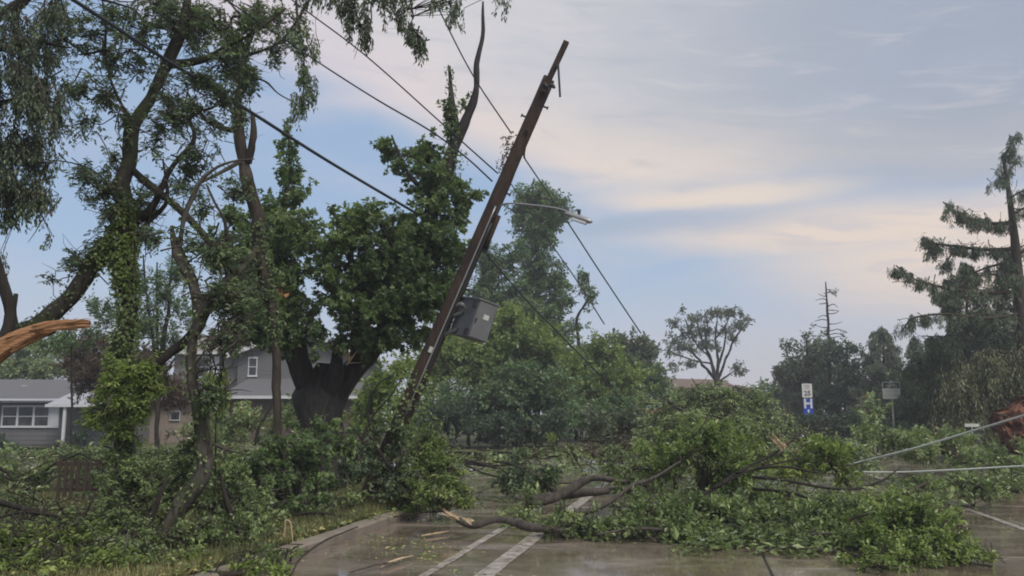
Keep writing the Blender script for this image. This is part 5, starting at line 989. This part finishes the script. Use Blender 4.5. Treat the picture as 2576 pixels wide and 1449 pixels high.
# ------------------------------------------------------------------ brown picket fence piece
def pickets():
    Y = 14.6; root = empty('picket_fence', (W(200, 1200, Y)[0], Y, .12), 'short section of dark brown picket fence in the brush at left', 'fence'); zb = .12
    us = [152, 168, 184, 200, 216, 232, 247]
    for i, u in enumerate(us):
        x, z1 = XZ(u, 1152+(i % 3)*3, Y); g = Geo(); t_ = rng.normal(0, .015); w = .028
        g.add([(x-w+t_*0, Y, zb), (x+w, Y, zb), (x+w, Y+.02, zb), (x-w, Y+.02, zb), (x-w+t_, Y, z1-.05), (x+w+t_, Y, z1-.05), (x+w+t_, Y+.02, z1-.05), (x-w+t_, Y+.02, z1-.05), (x+t_, Y, z1), (x+t_, Y+.02, z1)], [[0, 3, 2, 1], [0, 1, 5, 4], [1, 2, 6, 5], [2, 3, 7, 6], [3, 0, 4, 7], [5, 6, 9, 8], [7, 4, 8, 9]], [[4, 5, 8], [6, 7, 9]])
        g.obj('picket', M['picket'], root)
    for v_ in (1168, 1232):
        a, z = XZ(140, v_, Y); b, _ = XZ(262, v_, Y); g = Geo(); box(g, (a, Y+.022, z-.03), (b, Y+.05, z+.03)); g.obj('rail', M['picket'], root)
pickets()
# fallen picket and pale board lying in the brush
for (p, q, w_, lab) in (((95, 1235, 11.5), (150, 1195, 11.5), 7, 'pale board leaning in the brush left of the picket fence'), ((225, 1310, 10), (300, 1250, 10), 8, 'pale bare stick leaning below the picket fence')):
    g = Geo(); tube(g, limb_pts([(*p, w_), ((p[0]+q[0])/2, (p[1]+q[1])/2-3, p[2], w_), (*q, w_*.7)]), 6, .1, .1); b_ = W(*p); b_[2] = .1; tag(g.obj('bare_stick', M['bark_grey'], origin=b_, smooth=True), lab, 'stick')

# ------------------------------------------------------------------ fallen branches and brush
def fallen(label, limbs, clumps, leaf, seed, barkm='bark_dark', name='fallen_branch', cat='fallen branch', **kw):
    L0 = limbs[0][0] if isinstance(limbs[0], tuple) else limbs[0]
    b = W(*L0[0][:3]); b[2] = 0
    kw.setdefault('lpx', 13); kw.setdefault('k', 20); kw['cover'] = kw.get('cover', 2.4)*1.15; kw['gap'] = kw.get('gap', .15)+.12; kw.setdefault('style', 'bush'); kw.setdefault('stray', 24*len(clumps)); kw.setdefault('trunk_name', 'stem'); kw.setdefault('tipr', .003)
    return woody(name, label, cat, b, limbs, clumps, leaf, barkm, seed=seed, **kw)[0]
# back of the road
fallen('big fallen crown behind the others, rising highest across the road', [[(1960, 1130, 22, 20), (1850, 1090, 22, 18), (1750, 1050, 22, 14), (1680, 1010, 22, 8)], [(1860, 1095, 22, 12), (1880, 1040, 22, 9), (1850, 1000, 22, 5)]],
 [(1780, 1010, 90, 45, 22.5, 1.3), (1700, 1045, 90, 45, 22.5, 1.3), (1900, 1030, 80, 50, 22.5, 1.3), (1950, 1085, 50, 30, 22, 1.0), (1760, 1040, 90, 50, 22, 1.3, .9), (1850, 1040, 90, 55, 22, 1.4, .9), (1700, 1080, 80, 40, 22, 1.2, .8), (1930, 1080, 80, 45, 22, 1.3, .9), (1800, 990, 60, 25, 22, 1, .6), (1830, 1110, 130, 35, 21, 1.3), (1650, 1090, 60, 30, 22, 1, .6), (1960, 1110, 60, 25, 21, 1)], 'leaf_pale', 101, lpx=8, tipr=.006, style='pinnate', aspect=.4, gap=.25)
fallen('flat grey green branch lying on the far lawn edge left of centre pile', [[(1460, 1110, 25, 7), (1540, 1090, 25, 9), (1640, 1065, 25, 7), (1700, 1050, 25, 4)], [(1470, 1108, 25, 4), (1600, 1100, 25, 6), (1740, 1098, 25, 5)]],
 [(1560, 1075, 80, 22, 25, .9, .8), (1640, 1080, 60, 25, 25, .9, .8), (1700, 1095, 60, 22, 24, .8, .8), (1500, 1105, 30, 12, 25, .5, .6)], 'leaf_grey', 102, lpx=8, style='flat', tipr=.005)
fallen('brown twiggy heap with few leaves behind the wet road patch', [[(1490, 1150, 20, 8), (1580, 1130, 20, 8), (1680, 1140, 20, 5)]],
 [(1580, 1128, 90, 18, 20, .9, .6), (1680, 1130, 60, 20, 20, .8, .6), (1520, 1140, 50, 14, 20, .6, .5)], 'leaf_purple', 103, lpx=8, style='flat', tipr=.006, branchy=1)
fallen('small rounded heap of leaves in the road mouth left of centre', [[(1400, 1240, 16.5, 12), (1340, 1200, 16.5, 10), (1290, 1170, 16.5, 6), (1240, 1160, 16.5, 4)], [(1135, 1145, 18, 6), (1200, 1165, 18, 7), (1260, 1180, 17, 5)], [(1140, 1155, 18, 4), (1220, 1190, 17, 5), (1300, 1210, 17, 4)]],
 [(1330, 1190, 75, 30, 16.5, .7), (1290, 1210, 60, 30, 16.2, .7), (1380, 1205, 50, 30, 16.3, .6), (1300, 1150, 50, 18, 17, .6, .6)], 'leaf_locust', 104, lpx=10, gap=.2)
fallen('bushy fallen branch with pale leaves below the bicycle sign', [[(2400, 1150, 20, 10), (2300, 1110, 20, 9), (2200, 1090, 20, 6)]],
 [(2220, 1100, 60, 35, 20, 1), (2290, 1100, 70, 38, 20, 1.1), (2360, 1110, 50, 32, 20, 1), (2180, 1085, 40, 25, 20, .9, .8), (2320, 1130, 100, 25, 19.5, 1)], 'leaf_pale', 105, lpx=9, gap=.15)
fallen('reddish tinged low branch tangle under the speed limit sign', [[(2150, 1150, 19, 7), (2060, 1120, 19, 7), (1990, 1100, 19, 4)]],
 [(2050, 1115, 70, 28, 19, .9, .8), (2130, 1130, 60, 30, 19, .9, .8), (1980, 1130, 60, 28, 19, .9, .8), (2160, 1160, 70, 22, 18.5, .9, .7)], 'leaf_pale', 106, lpx=9, gap=.3, style='pinnate')
fallen('low strip of fallen leaves along right edge beside the root plate', [[(2620, 1170, 18, 8), (2500, 1160, 18, 7), (2420, 1165, 18, 4)]],
 [(2440, 1120, 50, 26, 20, .8, .8), (2540, 1145, 80, 25, 18, .9), (2440, 1155, 70, 18, 18, .9, .8), (2560, 1175, 90, 22, 17.5, .8, .8)], 'leaf_fallen', 107, lpx=10)
fallen('flattened leafy branch on the road right of the pale cables', [[(2560, 1235, 15, 10), (2450, 1225, 15, 9), (2330, 1215, 15, 5)]],
 [(2500, 1225, 110, 26, 15, 1.0, .9), (2400, 1215, 90, 24, 15.3, .9, .9), (2300, 1215, 70, 22, 15.5, .9, .9), (2560, 1205, 70, 20, 16, .8, .8), (2350, 1240, 60, 14, 14.6, .6, .8)], 'leaf_fallen', 108, lpx=12, style='flat')
# the middle pile
fallen('fresh green upright crown in the middle of the pile', [[(1760, 1260, 13, 20), (1770, 1200, 13, 16), (1780, 1140, 13, 10), (1760, 1080, 13, 5)], [(1770, 1220, 13, 12), (1830, 1170, 13, 8), (1880, 1140, 13, 4)]],
 [(1720, 1140, 60, 45, 13, .6), (1790, 1140, 60, 50, 13, .6), (1760, 1095, 45, 30, 13, .5, .8), (1850, 1170, 60, 40, 13, .6), (1680, 1180, 50, 35, 13, .5, .8), (1790, 1200, 90, 45, 13, .7, .9), (1560, 1190, 40, 24, 14, .4, .7)], 'leaf_near', 109, lpx=10, gap=.25)
fallen('bright green drooping tuft just left of where pale cables start', [[(2140, 1230, 14, 10), (2100, 1180, 14, 8), (2070, 1140, 14, 4)]],
 [(2100, 1150, 45, 30, 14, .5), (2070, 1130, 35, 24, 14, .4), (2110, 1190, 50, 24, 14, .5, .9), (2030, 1170, 50, 30, 14, .5, .8), (1980, 1190, 60, 26, 14, .5, .7)], 'leaf_fresh', 110, lpx=11, aspect=.4)
logs = [[(1325, 1264, 12.8, 33), (1400, 1247, 12.8, 28), (1450, 1218, 12.8, 23), (1500, 1200, 12.8, 17), (1560, 1208, 12.9, 13), (1640, 1222, 13, 10)],
        [(1390, 1252, 13, 20), (1480, 1236, 13.1, 20), (1580, 1240, 13.2, 13), (1640, 1252, 13.2, 13), (1672, 1240, 13.2, 9)],
        [(1440, 1300, 12, 15), (1520, 1270, 12, 14), (1590, 1222, 12.1, 11), (1640, 1205, 12.2, 9), (1712, 1160, 12.4, 4)]]
fallen('thick grey fallen limb forking over the road with pale cut end right', logs, [(1440, 1320, 70, 35, 11.6, .5, .9), (1500, 1330, 60, 35, 11.4, .5, .9), (1560, 1300, 60, 30, 11.8, .5, .6), (1640, 1280, 70, 40, 12, .6, .8), (1400, 1300, 40, 26, 11.8, .4, .8), (1330, 1265, 36, 30, 12.9, .4, .8), (1550, 1215, 40, 24, 13, .3, .5)], 'leaf_fallen', 111, barkm='bark_log', lpx=11, seg=14)
fallen('splintered dark branch end lying on the road beside painted lines', [[(1142, 1302, 11.9, 10), (1168, 1316, 11.8, 16), (1195, 1322, 11.75, 15), (1245, 1308, 11.7, 16), (1300, 1312, 11.6, 20), (1350, 1326, 11.5, 22), (1420, 1335, 11.4, 18)]],
 [(1400, 1330, 50, 18, 11.4, .35, .7)], 'leaf_fallen', 112, barkm='bark_log', lpx=11)
o_ = [o for o in bpy.data.objects if o.get('label', '').startswith('splintered dark branch')][0]
shards(o_, W(1150, 1303, 11.75), (-.6, 0, .22), 9, .28, .024, 'wood_pale', 'torn_end', .12, 4); shards(o_, W(1185, 1316, 11.65), (-.8, 0, .35), 5, .2, .022, 'wood_pale', 'torn_end', .1, 14)
fallen('long dark limb rising to a bare tip right of middle', [[(1690, 1275, 12, 10), (1780, 1235, 12, 10), (1850, 1190, 12.1, 9), (1930, 1150, 12.3, 7), (1985, 1115, 12.5, 5), (2015, 1088, 12.7, 3)], [(1850, 1190, 12.1, 7), (1960, 1175, 12, 6), (2060, 1190, 12, 4)]],
 [(1700, 1290, 110, 50, 11.8, .7), (1800, 1290, 110, 50, 11.8, .7), (1620, 1320, 80, 30, 11.4, .5, .9), (1740, 1330, 120, 28, 11.3, .6, .9)], 'leaf_fallen', 113, lpx=10)
shards([o for o in bpy.data.objects if o.get('label', '').startswith('long dark limb')][0], W(1972, 1130, 12.3), (-.45, 0, .6), 7, .3, .022, 'wood_pale', 'torn_wood', .14, 9)
fallen('dark bare limb sagging across the pile towards the pale cables', [[(1870, 1200, 12.6, 8), (1960, 1205, 12.6, 8), (2080, 1228, 12.7, 6), (2160, 1228, 12.9, 7), (2220, 1208, 13, 5), (2262, 1178, 13.1, 3)], [(1890, 1230, 12.4, 8), (1990, 1240, 12.2, 8), (2080, 1275, 12, 6), (2150, 1300, 11.8, 4)]],
 [(1920, 1300, 110, 50, 11.8, .7), (2010, 1310, 100, 45, 11.6, .7), (1880, 1350, 110, 26, 11, .6, .9), (1960, 1250, 70, 26, 12.3, .5, .6)], 'leaf_fallen', 114, lpx=10)
fallen('leafy branch along the near edge of the pile, left of its big end', [[(1800, 1380, 10.6, 8), (1920, 1370, 10.6, 10), (2040, 1350, 10.7, 10), (2180, 1330, 10.8, 7)]],
 [(2000, 1360, 90, 28, 10.6, .5, .9), (2080, 1300, 110, 45, 11.4, .7), (2130, 1350, 80, 40, 10.6, .5, .9), (1850, 1365, 90, 20, 10.8, .4, .8), (2180, 1270, 110, 35, 12.4, .7, .9)], 'leaf_fallen', 115, lpx=10)
fallen('brightest and nearest leafy heap at right end of the pile', [[(2150, 1400, 9.8, 14), (2250, 1370, 9.8, 13), (2350, 1330, 9.9, 9), (2420, 1290, 10, 5)], [(2220, 1385, 9.8, 8), (2320, 1400, 9.6, 7), (2440, 1400, 9.5, 4)]],
 [(2240, 1310, 110, 55, 10.4, .7), (2330, 1310, 90, 60, 10.2, .7), (2290, 1380, 120, 42, 9.6, .6), (2380, 1370, 70, 42, 9.7, .5), (2430, 1385, 60, 28, 9.6, .4, .8), (2180, 1400, 90, 28, 9.4, .5, .9), (2200, 1350, 80, 40, 10, .6), (2260, 1260, 80, 26, 11.5, .6, .8), (2480, 1390, 30, 14, 9.6, .3, .6)], 'leaf_near', 116, lpx=10, gap=.15, cover=2.7)
# around the pole foot and maple
fallen('bright feathery plume of leaves right of the pole foot', [[(1060, 1260, 13.6, 10), (1080, 1180, 13.6, 9), (1070, 1100, 13.6, 5)]],
 [(1085, 1110, 45, 50, 13.6, .5), (1120, 1170, 50, 40, 13.4, .5), (1130, 1220, 60, 35, 13.2, .5), (1070, 1220, 50, 36, 13.3, .5), (1160, 1240, 35, 24, 13.2, .4), (1060, 1160, 40, 50, 13.6, .5, .9), (1035, 1278, 50, 16, 13.4, .4, .8)], 'leaf_near', 117, lpx=9, style='pinnate', aspect=.36, spread=.8)
fallen('dark twiggy brush heap at the foot of the leaning pole', [[(1020, 1260, 13.8, 12), (950, 1170, 13.9, 12), (900, 1090, 14, 6)], [(860, 1090, 14, 6), (910, 1070, 14, 6), (900, 1010, 14, 3)], [(1040, 1250, 13.8, 10), (980, 1170, 13.7, 9), (930, 1100, 13.8, 6)], [(880, 1200, 13.8, 6), (930, 1060, 14, 5), (980, 1000, 14, 4), (1010, 950, 14, 2)]],
 [(930, 1110, 60, 40, 14, .6, .5), (960, 1180, 70, 50, 13.8, .6, .6), (1000, 1230, 60, 36, 13.6, .6, .8), (900, 1200, 50, 40, 13.8, .5, .5), (1010, 1110, 40, 50, 14, .5, .7)], 'leaf_locust', 118, lpx=9, gap=.35, branchy=1)
fallen('rounded heap of dark green leaves in front of the maple trunk', [[(780, 1300, 12.6, 16), (740, 1200, 12.6, 14), (700, 1120, 12.6, 8)]],
 [(720, 1130, 90, 50, 13, .8), (790, 1140, 60, 50, 13, .7), (650, 1140, 80, 50, 13, .8, .9), (740, 1210, 100, 50, 12.6, .8), (640, 1220, 80, 50, 12.4, .8, .9), (800, 1230, 50, 46, 12.6, .6), (720, 1270, 100, 30, 12.2, .6, .9), (840, 1110, 40, 40, 13.3, .5, .8), (800, 1080, 60, 30, 13.4, .5, .9), (880, 1090, 40, 40, 13.6, .5, .7)], 'leaf_maple', 119, lpx=11, shape='lobed', aspect=.9, gap=.2)
fallen('pale grass green brush spread on the verge below the dark heap', [[(860, 1300, 12, 6), (800, 1290, 11.8, 6), (700, 1300, 11.6, 4)]],
 [(880, 1255, 60, 18, 13, .5, .7), (960, 1250, 50, 14, 13.4, .5, .5), (790, 1290, 50, 14, 12, .4, .5)], 'leaf_fallen', 120, lpx=10, gap=.3, style='flat')
# left foreground
fallen('yellowish brush behind the picket fence in front of the left house', [[(60, 1240, 16, 8), (120, 1180, 16, 7), (200, 1140, 16, 4)]],
 [(60, 1200, 80, 40, 16, .9, .8), (180, 1150, 80, 26, 17, .9), (320, 1140, 60, 36, 16, .8, .8), (440, 1150, 60, 50, 15.5, .8, .8), (120, 1140, 50, 26, 18, .8, .8), (560, 1120, 60, 50, 15, .8, .9), (0, 1170, 60, 36, 18, .8, .7)], 'leaf_pale', 121, lpx=9, gap=.25)
fallen('bent dark branches sprawling at far left in front of the brush', [[(-40, 1160, 10.5, 8), (20, 1190, 10.5, 8), (40, 1230, 10.5, 5)], [(-50, 1250, 9.6, 12), (50, 1275, 9.6, 13), (140, 1300, 9.6, 10), (200, 1320, 9.6, 5)], [(-30, 1310, 9.2, 6), (60, 1290, 9.3, 8), (160, 1300, 9.4, 6), (260, 1290, 9.4, 4)], [(170, 1340, 9, 9), (210, 1300, 9, 8), (240, 1240, 9, 5)], [(130, 1370, 9, 4), (200, 1340, 9, 5), (230, 1380, 9, 3)]],
 [(60, 1250, 90, 40, 10.2, .6, .45), (180, 1300, 70, 20, 9.8, .5, .4), (290, 1260, 60, 40, 9.8, .5, .5)], 'leaf_pale', 122, lpx=11, gap=.35, style='pinnate')
fallen('fresh green leafy mat in the bottom left corner', [[(-30, 1400, 8.6, 10), (80, 1395, 8.6, 12), (190, 1405, 8.6, 9), (280, 1420, 8.6, 6)]],
 [(60, 1360, 100, 36, 8.8, .5), (160, 1350, 80, 36, 8.9, .5, .9), (100, 1420, 140, 36, 8.3, .5), (260, 1420, 90, 44, 8.3, .5, .9), (-20, 1380, 60, 50, 8.6, .5), (230, 1370, 60, 30, 8.8, .4, .7)], 'leaf_fresh', 123, lpx=12, style='pinnate', aspect=.42, gap=.25)
fallen('large green drooping heap round the foot of the twisted tree', [[(340, 1420, 9, 16), (380, 1300, 9.1, 14), (420, 1200, 9.2, 8)]],
 [(350, 1200, 80, 50, 9.9, .6), (430, 1230, 70, 60, 9.9, .5, .9), (330, 1290, 90, 60, 9.4, .6, .8), (380, 1370, 90, 50, 8.9, .5), (300, 1380, 70, 50, 8.8, .5, .8), (470, 1130, 40, 50, 9.9, .4, .7), (430, 1420, 80, 30, 8.5, .4, .8), (300, 1150, 50, 30, 10.2, .4, .8)], 'leaf_fallen', 124, lpx=9, style='pinnate', aspect=.4, spread=.8, gap=.25)
fallen('dense green mound between twisted tree and grassy verge', [[(640, 1400, 9.6, 16), (600, 1330, 9.7, 16), (570, 1250, 9.8, 12), (550, 1180, 10, 6)]],
 [(590, 1200, 70, 50, 10.6, .7), (560, 1270, 80, 60, 10.2, .7), (640, 1290, 60, 60, 10.4, .6), (590, 1340, 70, 40, 9.8, .6, .9), (630, 1370, 50, 36, 9.6, .5, .9), (510, 1320, 50, 40, 9.4, .4, .7)], 'leaf_fallen', 125, lpx=10, gap=.2)
fallen('dark log and small leafy sprigs at bottom edge near the kerb', [[(360, 1432, 8.35, 14), (450, 1436, 8.35, 22), (560, 1444, 8.3, 18), (620, 1440, 8.3, 8)], [(730, 1449, 8.4, 5), (760, 1400, 8.9, 6), (820, 1360, 9.6, 5), (900, 1325, 10.4, 3)], [(540, 1440, 8.3, 4), (570, 1400, 8.4, 4), (620, 1385, 8.6, 3)]],
 [(600, 1425, 60, 24, 8.4, .35, .8), (520, 1400, 60, 24, 8.6, .4, .6), (700, 1435, 50, 16, 8.4, .3, .6)], 'leaf_fresh', 126, barkm='bark_brown', lpx=13, gap=.25)

fallen('pale green feathery layer linking middle pile to the back crown', [[(1950, 1180, 16, 9), (1850, 1150, 16, 8), (1740, 1120, 16, 5)]],
 [(1900, 1140, 90, 32, 16, .8), (1990, 1150, 80, 30, 16, .8), (1820, 1120, 80, 30, 16.5, .8, .9), (1680, 1130, 60, 26, 17, .8, .8), (2060, 1110, 60, 24, 17, .8, .8), (1600, 1110, 60, 26, 18, .8, .7), (1850, 1075, 90, 28, 18, .9), (1760, 1060, 70, 26, 18.5, .8), (1930, 1095, 80, 24, 18, .8, .8)], 'leaf_pale', 140, lpx=10, style='pinnate', aspect=.42, gap=.15)
fallen('deep green leafy layer under the bare dark limbs of the pile', [[(1650, 1310, 12.6, 10), (1760, 1270, 12.6, 9), (1900, 1260, 12.8, 6)]],
 [(1650, 1260, 80, 36, 12.9, .7), (1760, 1250, 80, 36, 12.9, .7), (1880, 1250, 80, 32, 13, .7), (1980, 1270, 80, 30, 12.7, .7), (1580, 1330, 60, 26, 11.4, .4), (1680, 1345, 70, 24, 11.2, .4), (2080, 1255, 50, 20, 13, .5, .8)], 'leaf_fallen', 141, lpx=10, gap=.12)
fallen('tangle of leaves covering the yard between fence and twisted tree', [[(330, 1250, 12.5, 9), (400, 1200, 12.5, 8), (470, 1170, 12.5, 5)]],
 [(300, 1190, 40, 36, 12.8, .4), (350, 1220, 70, 40, 12.6, .6), (430, 1180, 60, 40, 12.8, .6), (510, 1190, 60, 46, 12.6, .6), (60, 1245, 50, 30, 15.6, .5, .8), (200, 1190, 90, 40, 16.5, .5, .9), (110, 1195, 40, 26, 16, .5, .7), (560, 1160, 50, 44, 12.8, .6)], 'leaf_pale', 142, lpx=11, gap=.2, style='pinnate')
fallen('yellow green sprig cluster leaning on the kerb at bottom centre left', [[(640, 1449, 8.6, 8), (700, 1400, 9.2, 7), (760, 1370, 9.8, 4)]],
 [(700, 1390, 60, 30, 9.2, .4, .6), (660, 1345, 60, 30, 10, .5, .7), (640, 1430, 60, 24, 8.6, .4, .7)], 'leaf_fallen', 143, lpx=12, gap=.3)

fallen('brown bare twigs and small logs strewn across the mouth of the side street', [[(1150, 1160, 19, 7), (1230, 1172, 19, 6), (1330, 1165, 19, 4)], [(1200, 1130, 21, 5), (1290, 1140, 21, 6), (1400, 1128, 21, 4)], [(1500, 1165, 19, 5), (1560, 1150, 19, 6), (1640, 1155, 19, 4)], [(1380, 1150, 20, 4), (1450, 1140, 20, 5), (1520, 1120, 20, 3)]],
 [(1200, 1150, 60, 12, 19.5, .7, .5), (1330, 1140, 70, 12, 20, .8, .5), (1440, 1135, 60, 16, 20, .8, .6), (1560, 1140, 70, 18, 19.5, .8, .7), (1640, 1150, 60, 20, 19, .8, .8), (1420, 1180, 40, 12, 18, .5, .5)], 'leaf_pale', 144, lpx=8, style='flat', tipr=.006, gap=.35)
fallen('small yellow green sprout standing on the far lawn edge', [[(1400, 1118, 26, 4), (1402, 1100, 26, 3)]], [(1400, 1104, 18, 12, 26, .3)], 'leaf_fresh', 145, lpx=7, cat='sprout', name='leafy_sprout')
fallen('dark grey green bush left of the orange object in the fallen crown', [[(1560, 1110, 24, 6), (1570, 1060, 24, 4)]], [(1500, 1060, 40, 36, 24, .9), (1580, 1060, 50, 34, 24, .9), (1600, 1095, 70, 20, 24, .9)], 'leaf_grey', 146, lpx=7)
fallen('thin sprays of leaves hanging over the orange object', [[(1690, 1060, 24.5, 4), (1650, 1020, 24.5, 3)]], [(1640, 1012, 30, 10, 24.5, .3, .8), (1640, 1050, 36, 12, 24.5, .3, .8), (1670, 1030, 12, 16, 24.5, .2, .7)], 'leaf_pale', 151, lpx=7)


fallen('pale leafy brush in the yard before the brown ground floor of second house', [[(640, 1120, 22, 8), (660, 1060, 22, 6), (690, 1010, 22, 3)]], [(630, 1050, 60, 34, 22, .9), (710, 1060, 50, 34, 22, .9), (560, 1070, 50, 30, 22, .9), (740, 1030, 24, 26, 22, .6, .7), (480, 1090, 60, 24, 22, .9)], 'leaf_pale', 147, lpx=9)
fallen('hanging yellow green spray in front of the second house window', [[(560, 930, 9.6, 5), (552, 980, 9.6, 4), (545, 1030, 9.6, 3), (540, 1300, 9.8, 6)]], [(548, 960, 30, 34, 9.6, .25, .8), (540, 1000, 34, 30, 9.6, .25, .8), (585, 860, 16, 30, 9.6, .2, .8)], 'leaf_fresh', 148, lpx=10, style='droop', aspect=.4, spread=.5, cat='branch')
fallen('bright leaf tuft standing highest on the middle of the road pile', [[(1700, 1230, 14, 10), (1690, 1160, 14, 7), (1680, 1110, 14, 4)]], [(1660, 1130, 60, 36, 14.2, .6), (1720, 1090, 60, 30, 14.2, .6), (1800, 1090, 70, 34, 14.4, .6), (1870, 1110, 60, 30, 14.6, .6, .9), (1620, 1190, 60, 30, 13.8, .5, .9)], 'leaf_near', 149, lpx=9)
fallen('pale dried grass and leaf tangle at the far left of the foreground', [[(20, 1340, 9.6, 8), (100, 1320, 9.6, 7), (200, 1330, 9.6, 4)]], [(60, 1300, 90, 24, 9.8, .5, .6), (200, 1310, 80, 22, 9.8, .5, .6), (300, 1330, 60, 24, 9.6, .4, .6), (480, 1360, 60, 24, 9.2, .4, .6)], 'leaf_pale', 150, lpx=9, style='flat', gap=.3)

fallen('criss cross of thin dark limbs sticking up through the right hand leaf heap', [[(2080, 1330, 10.8, 7), (2200, 1290, 10.6, 7), (2330, 1300, 10.4, 5), (2440, 1330, 10.2, 3)], [(1960, 1345, 10.6, 5), (2100, 1340, 10.4, 6), (2230, 1315, 10.2, 4)], [(2140, 1270, 12, 5), (2260, 1245, 12, 5), (2360, 1200, 12.2, 3)], [(1500, 1345, 11, 5), (1600, 1330, 11, 7), (1720, 1335, 11, 5), (1840, 1320, 11, 3)], [(1900, 1390, 10.2, 4), (2000, 1378, 10.2, 6), (2120, 1385, 10.1, 5), (2200, 1370, 10.1, 3)]],
 [(2150, 1290, 60, 24, 11.2, .4, .6), (2360, 1290, 50, 24, 10.6, .4, .6)], 'leaf_pale', 152, lpx=10, barkm='bark_log')
fallen('thin curved twigs and small leaves above the thick fallen limb', [[(1560, 1200, 13, 6), (1600, 1180, 13, 5), (1680, 1190, 13, 4)], [(1700, 1165, 12.6, 5), (1760, 1130, 12.8, 4), (1850, 1090, 13, 2.5)], [(1790, 1230, 12, 6), (1900, 1180, 12, 5), (2020, 1150, 12.2, 3)]],
 [(1600, 1180, 50, 24, 13.2, .4, .7), (1540, 1170, 36, 24, 13.5, .4, .6)], 'leaf_fallen', 153, lpx=9)

fallen('small leafy sprigs lying over the kerb corner below the feathery plume', [[(1130, 1285, 13.2, 5), (1060, 1290, 13.0, 5), (990, 1300, 12.8, 3)]], [(1075, 1268, 50, 14, 13.6, .4, .9), (1110, 1272, 40, 16, 13.4, .4, .8), (1180, 1262, 40, 10, 13.6, .4, .6)], 'leaf_fallen', 154, lpx=9, style='flat')
fallen('wilted yellow brown leafy twigs in the grass beside the kerb', [[(880, 1330, 11.6, 5), (820, 1325, 11.6, 5), (760, 1335, 11.4, 3)]], [(830, 1330, 70, 12, 11.6, .4, .45), (740, 1350, 60, 14, 11, .4, .5), (930, 1295, 50, 12, 12.4, .4, .5)], 'litter', 155, lpx=9, style='flat', gap=.3)
# leaves and chips strewn about
def litter(name, label, n, f, s0, m='litter', flat=.25):
    P = f(n); n = len(P); g = Geo(); ax = norm(rng.normal(size=(n, 3))*np.array([1, 1, .15])); nr = norm(UP+rng.normal(0, flat, (n, 3))); L = s0*(.5+rng.random(n)*1.1)
    leaves(g, P, ax, nr, L, L*(.3+.4*rng.random(n)), np.clip(rng.normal(.5, .3, n), 0, 1)); return tag(g.obj(name, M[m]), label, 'leaves', kind='stuff')
def roadpts(n):
    lon = 6+rng.random(n)**1.5*40; lat = rng.uniform(KL+.05, KR-.1, n); P = np.array([R(a, b, .012) for a, b in zip(lat, lon)]); nz = fnoise(P, 1.2, 8)+.35*fnoise(P, .4, 9); near = np.exp(-((lat+3.6)/.9)**2)*.5
    return P[(nz+near) > .30+rng.random(n)*.7]
litter('leaf_litter', 'torn leaves and wood chips strewn over the wet road', 30000, roadpts, .055)
def vergepts(n):
    P = samp_left(n); P[:, 2] += .02+.05*rng.random(len(P)); return P
litter('verge_litter', 'dead leaves and torn green scraps lying on the verge grass', 12000, vergepts, .07)
def pile_floor(n):
    u = rng.uniform(1250, 2560, n); v = rng.uniform(1120, 1400, n); P = np.array([G(a, b, .03) for a, b in zip(u, v)]); lat = (P@RL); z = fnoise(P, 1.5, 4); k = (z+rng.random(len(P))*.6 > .25) & ~((u > 2380) & (v > 1255)) & ~((u < 1500) & (v > 1335)); P = P[k]; P[:, 2] += rng.random(len(P))**2*.15; return P
litter('broken_leaves', 'mat of broken leaves and scraps under the fallen branches on road', 14000, pile_floor, .10, 'leaf_fallen', .5)
def far_floor(n):
    P = np.stack([rng.uniform(-16, 22, n), rng.uniform(17, 36, n), np.full(n, .14)], 1); z = fnoise(P, 2.5, 14); P = P[z+rng.random(n)*.5 > .2]; P[:, 2] += rng.random(len(P))**2*.25; return P
litter('far_debris', 'scattered leaves and twigs beyond the pile on lawn and road', 14000, far_floor, .16, 'leaf_pale', .6)
# sticks on road and verge
r_ = np.random.default_rng(12)
spots = [((960, 1425), (1040, 1398), 'wood_pale', 'pale splinter of wood lying on the road near the kerb'), ((1060, 1348), (1130, 1336), 'wood_pale', 'thin pale stick flat on the road left of the splintered branch end'), ((1090, 1362), (1200, 1340), 'bark_grey', 'longer grey stick beside the thin painted line'), ((700, 1362), (718, 1322), 'wood_pale', 'forked pale splinter standing in the verge grass'), ((1120, 1245), (1260, 1262), 'bark_brown', 'brown stick by the kerb corner under the feathery plume'), ((880, 1440), (1010, 1412), 'bark_grey', 'grey twig at the bottom edge close to pale splinter')]
for (a, b, m, lab) in spots:
    p = G(*a, .03); q = G(*b, .04)
    if 'standing' in lab: p = G(706, 1368, .13); q = p+np.array([.04, 0, .26])
    g = Geo(); mid = (p+q)/2+r_.normal(0, .02, 3); mid[2] = max(mid[2], .03)
    rr = .010 if m == 'wood_pale' else .009; tube(g, np.array([list(p)+[rr], list(mid)+[rr*1.2], list(q)+[rr*.4]]), 6, .2, .08)
    if 'forked' in lab: tube(g, np.array([list(q)+[rr*.8], list(q+np.array([.06, 0, -.02]))+[rr], list(p+np.array([.14, 0, 0]))+[rr*.6]]), 6, .2, .08)
    tag(g.obj('loose_stick', M[m], origin=p), lab, 'stick')

# alike things share a group
GROUPS = {'fallen_branch': 'storm fallen branches and brush', 'loose_stick': 'sticks lying on the road and verge', 'bare_stick': 'pale sticks in the brush', 'power_line': 'overhead wires round the leaning pole', 'fallen_cable': 'fallen cables', 'leafy_tree': 'leafy background trees', 'dark_tree': 'dark background trees', 'spruce_tree': 'background spruces', 'leafy_shrub': 'shrubs in the background', 'hedge': 'hedges in the background', 'house': 'houses behind the trees'}
for o in list(bpy.data.objects):
    st = o.name.split('.')[0]
    if o.parent is None and st in GROUPS and o.get('label'): o['group'] = GROUPS[st]
